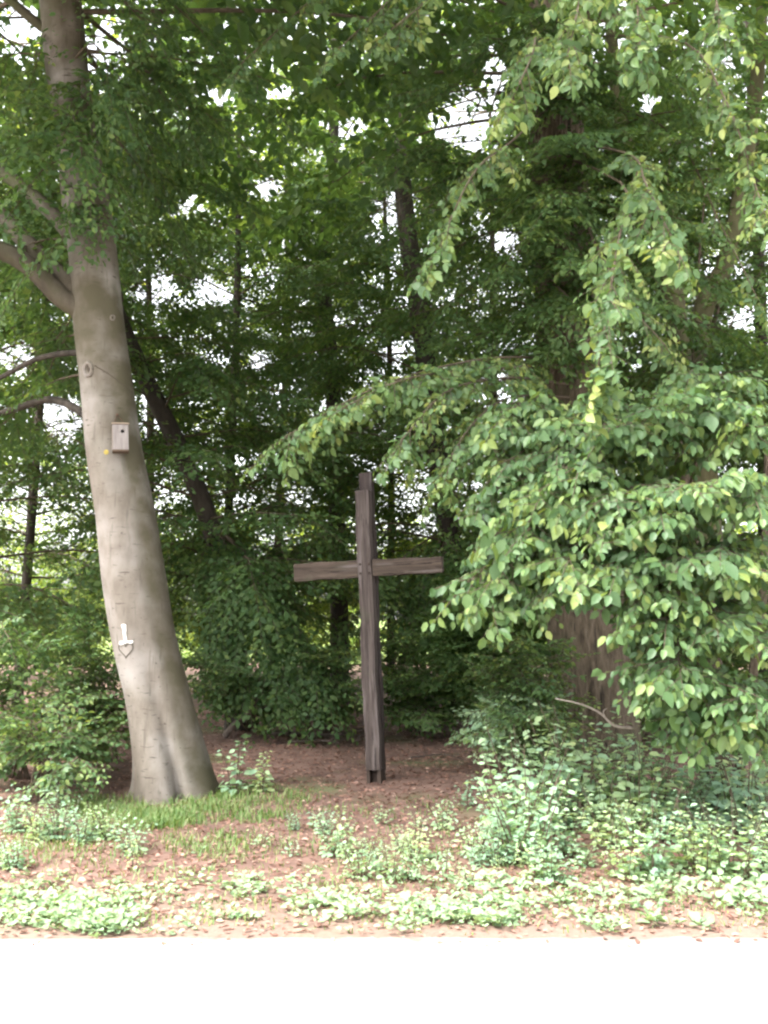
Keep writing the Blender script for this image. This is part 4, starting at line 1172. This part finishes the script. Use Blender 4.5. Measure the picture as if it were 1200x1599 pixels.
def scatter_stuff():
    rng = np.random.default_rng(61)
    def gpts(n, fx, fy):
        px, py = fx(rng.random(n)), fy(rng.random(n))
        P = np.array([ground(a, b_) for a, b_ in zip(px, py)])
        return px, py, P
    # low herbs along the road edge: rosettes of pale leaves
    lv = Leaves()
    px, py, P = gpts(5600, lambda u: -30 + 1260 * u, lambda u: 1330 + 134 * u)
    noise = snoise(np.stack([px, py * 3, px * 0], 1), 0.016, 9, 4)
    edge = 1453 + 7 * np.sin(px * 0.013) + 6 * np.sin(px * 0.041 + 1)
    top = 1402 + 12 * np.sin(px * 0.017) + 8 * np.sin(px * 0.047) - np.where(px > 560, 18, 0)
    prob = np.clip(0.25 + 0.42 * noise, 0.05, 0.7) * np.clip((edge - py) / 10, 0.03, 1) * np.clip((py - top) / 60 + 0.75, 0.10, 1)
    ok = rng.random(len(px)) < prob
    for p in P[ok]:
        n = 7 + int(9 * rng.random()); h = 0.015 + 0.075 * rng.random() ** 1.6
        az = rng.random(n) * 6.28; el = rng.random(n)
        d = np.stack([np.cos(az), np.sin(az), 0.1 + 0.6 * rng.random(n)], 1); d = nrm(d)
        pos = p + np.stack([np.cos(az), np.sin(az), np.zeros(n)], 1) * (0.07 * rng.random(n))[:, None] + np.stack([el * 0, el * 0, 0.006 + el * h], 1)
        up = np.stack([0.5 * rng.normal(size=n), 0.5 * rng.normal(size=n) - 0.15, np.ones(n)], 1)
        z = nrm(up - d * (d * up).sum(1, keepdims=True))
        big = 1.9 if (rng.random() < 0.06 and p[0] > 0.4) else 1.0
        lv.add(pos, d, z, (0.018 + 0.030 * rng.random(n)) * big, np.clip(0.45 * rng.random(n) + 0.55 * rng.random(), 0, 1))
    o = link('verge_herbs', leaf_mesh('verge_herbs', lv.arrays(), 1, (0, 0, 0), 0.75), M['leaf_verge'])
    tag(o, 'pale low herbs in a strip along the road edge', 'herbs', kind='stuff')
    # grass tufts
    V, F, Rn = [], [], []
    def blades(c, n, rad, h0, h1):
        for _ in range(n):
            a, rr = rng.random() * 6.28, rad * math.sqrt(rng.random())
            x, y = c[0] + rr * math.cos(a) * 1.3, c[1] + rr * math.sin(a)
            b0 = np.array([x, y, gz(x, y)]); h = h0 + (h1 - h0) * rng.random()
            a2 = rng.random() * 6.28; dr = np.array([math.cos(a2), math.sin(a2), 0]); w = np.array([-dr[1], dr[0], 0]) * (0.0022 + 0.002 * rng.random())
            lean = h * (0.2 + 1.1 * rng.random())
            m = b0 + dr * lean * 0.35 + np.array([0, 0, h * 0.65]); t = b0 + dr * lean + np.array([0, 0, h * (0.75 + 0.2 * rng.random())])
            k = len(V); V.extend([b0 - w, b0 + w, m + w * 0.8, m - w * 0.8, t]); F.append((k, k + 1, k + 2, k + 3)); T.append((k + 3, k + 2, k + 4)); v = rng.random(); Rn.extend([v] * 5)
    T = []
    def patch(n, fx, fy, nb, rad, h0, h1):
        for _ in range(n):
            a, b_ = fx(rng.random()), fy(rng.random())
            w_ = 0.4 + 0.6 * rng.random()
            blades(ground(a, b_), int(nb * w_), rad * (0.6 + 0.8 * rng.random()), h0, h0 + (h1 - h0) * w_)
    patch(100, lambda u: 120 + 240 * u, lambda u: 1240 + 46 * u, 40, 0.12, 0.02, 0.135)
    patch(55, lambda u: 330 + 150 * u ** 1.3, lambda u: 1225 + 60 * u, 36, 0.12, 0.02, 0.12)
    patch(60, lambda u: 200 + 90 * u, lambda u: 1262 + 34 * u, 40, 0.12, 0.03, 0.14)
    patch(36, lambda u: 270 + 130 * u, lambda u: 1300 + 40 * u, 26, 0.13, 0.02, 0.09)
    patch(70, lambda u: 400 + 360 * u, lambda u: 1250 + 90 * u, 18, 0.16, 0.02, 0.08)
    patch(170, lambda u: -20 + 1240 * u, lambda u: 1335 + 112 * u, 22, 0.16, 0.015, 0.07)
    patch(50, lambda u: -20 + 220 * u, lambda u: 1300 + 60 * u, 22, 0.15, 0.02, 0.10)
    o = link('grass', mesh_np('grass', np.array(V), [np.array(F), np.array(T)], Rn), M['grass'])
    tag(o, 'short green grass tufts around the beech roots and verge', 'grass', kind='stuff')
    # leaf litter
    n = 70000
    x = -9 + 18 * rng.random(n); y = 5.02 + 13 * rng.random(n) ** 1.5
    keep = (np.abs(x) < 1.0 + y * 0.42)
    x, y = x[keep], y[keep]; n = len(x)
    z = np.array([gz(a, b_) for a, b_ in zip(x, y)]) + 0.004 + 0.012 * rng.random(n)
    az = rng.random(n) * 6.28
    d = nrm(np.stack([np.cos(az), np.sin(az), 0.25 * rng.normal(size=n)], 1))
    up = np.stack([0.35 * rng.normal(size=n), 0.35 * rng.normal(size=n), np.ones(n)], 1)
    zz = nrm(up - d * (d * up).sum(1, keepdims=True))
    thin = rng.random(n) < np.clip((y - 5.02) / 0.9, 0.12, 1)
    A = [np.stack([x, y, z], 1)[thin], d[thin], zz[thin], (0.022 + 0.03 * rng.random(n))[thin], np.clip(rng.random(n) ** 1.4 , 0, 1)[thin]]
    o = link('leaf_litter', leaf_mesh('leaf_litter', A, 1, (0, 0, 0), 0.6), M['litter'])
    tag(o, 'fallen reddish brown leaves covering the woodland floor', 'leaf litter', kind='stuff')
scatter_stuff()

# ------------------------------------------------------------------ fallen branches
def dead_branches():
    rng = np.random.default_rng(71)
    specs = [([(425, 1152), (470, 1146), (520, 1150), (566, 1140)], 0.035, 'dead branch lying behind the cross, left of its post'),
             ([(520, 1138), (545, 1150), (556, 1160), (562, 1150)], 0.02, 'crooked dead stick beside the left of the cross post'),
             ([(640, 1130), (690, 1138), (740, 1142), (790, 1152)], 0.05, 'long fallen log lying right of the cross'),
             ([(690, 1100), (720, 1112), (760, 1128), (785, 1146)], 0.028, 'pale dead branch propped over the fallen log'),
             ([(352, 1160), (370, 1130), (392, 1112), (402, 1092)], 0.045, 'short broken stump leaning right of the beech roots'),
             ([(455, 1165), (500, 1158), (530, 1162)], 0.012, 'thin stick on the brown leaves, left of the cross'),
             ([(640, 1185), (690, 1180), (720, 1186)], 0.010, 'thin stick on the brown leaves, right of the cross')]
    for k, (pp, r0, lab) in enumerate(specs):
        g0 = ground(*pp[0]) if k != 3 else ground(785, 1150)
        Y = min(ground(a, max(b, 1135)).y for a, b in pp)
        Y = ground(sum(a for a, b in pp) / len(pp), max(b for a, b in pp)).y
        P = [np.array(at(a, b - 2, Y + 0.1 * rng.normal())) for a, b in pp]
        for q in P: q[2] = max(q[2], gz(q[0], q[1]) + r0 * 0.6)
        e = empty('dead_branch', Vector(P[0])); tag(e, lab, 'dead branch', 'dead wood on the floor')
        acc = Acc(); C_ = catmull(P, 18); tube(acc, C_, np.linspace(r0, r0 * 0.4, 18), 9, bark_fun(80 + k, 0.08, 4))
        link('branch', acc.mesh('branch', P[0]), M['deadwood'], e)
        acc = Acc()
        for j in range(4):
            i = 4 + 3 * j; d = rng.normal(size=3) * np.array([1, .5, .7]); d[2] = abs(d[2]); d = nrm(d)
            tube(acc, [C_[i], C_[i] + d * 0.12 + np.array([0, 0, .02]), C_[i] + d * 0.25 * (0.6 + rng.random())], [r0 * 0.3, r0 * 0.22, r0 * 0.1], 5)
        link('side_twigs', acc.mesh('side_twigs', P[0]), M['deadwood'], e)
dead_branches()
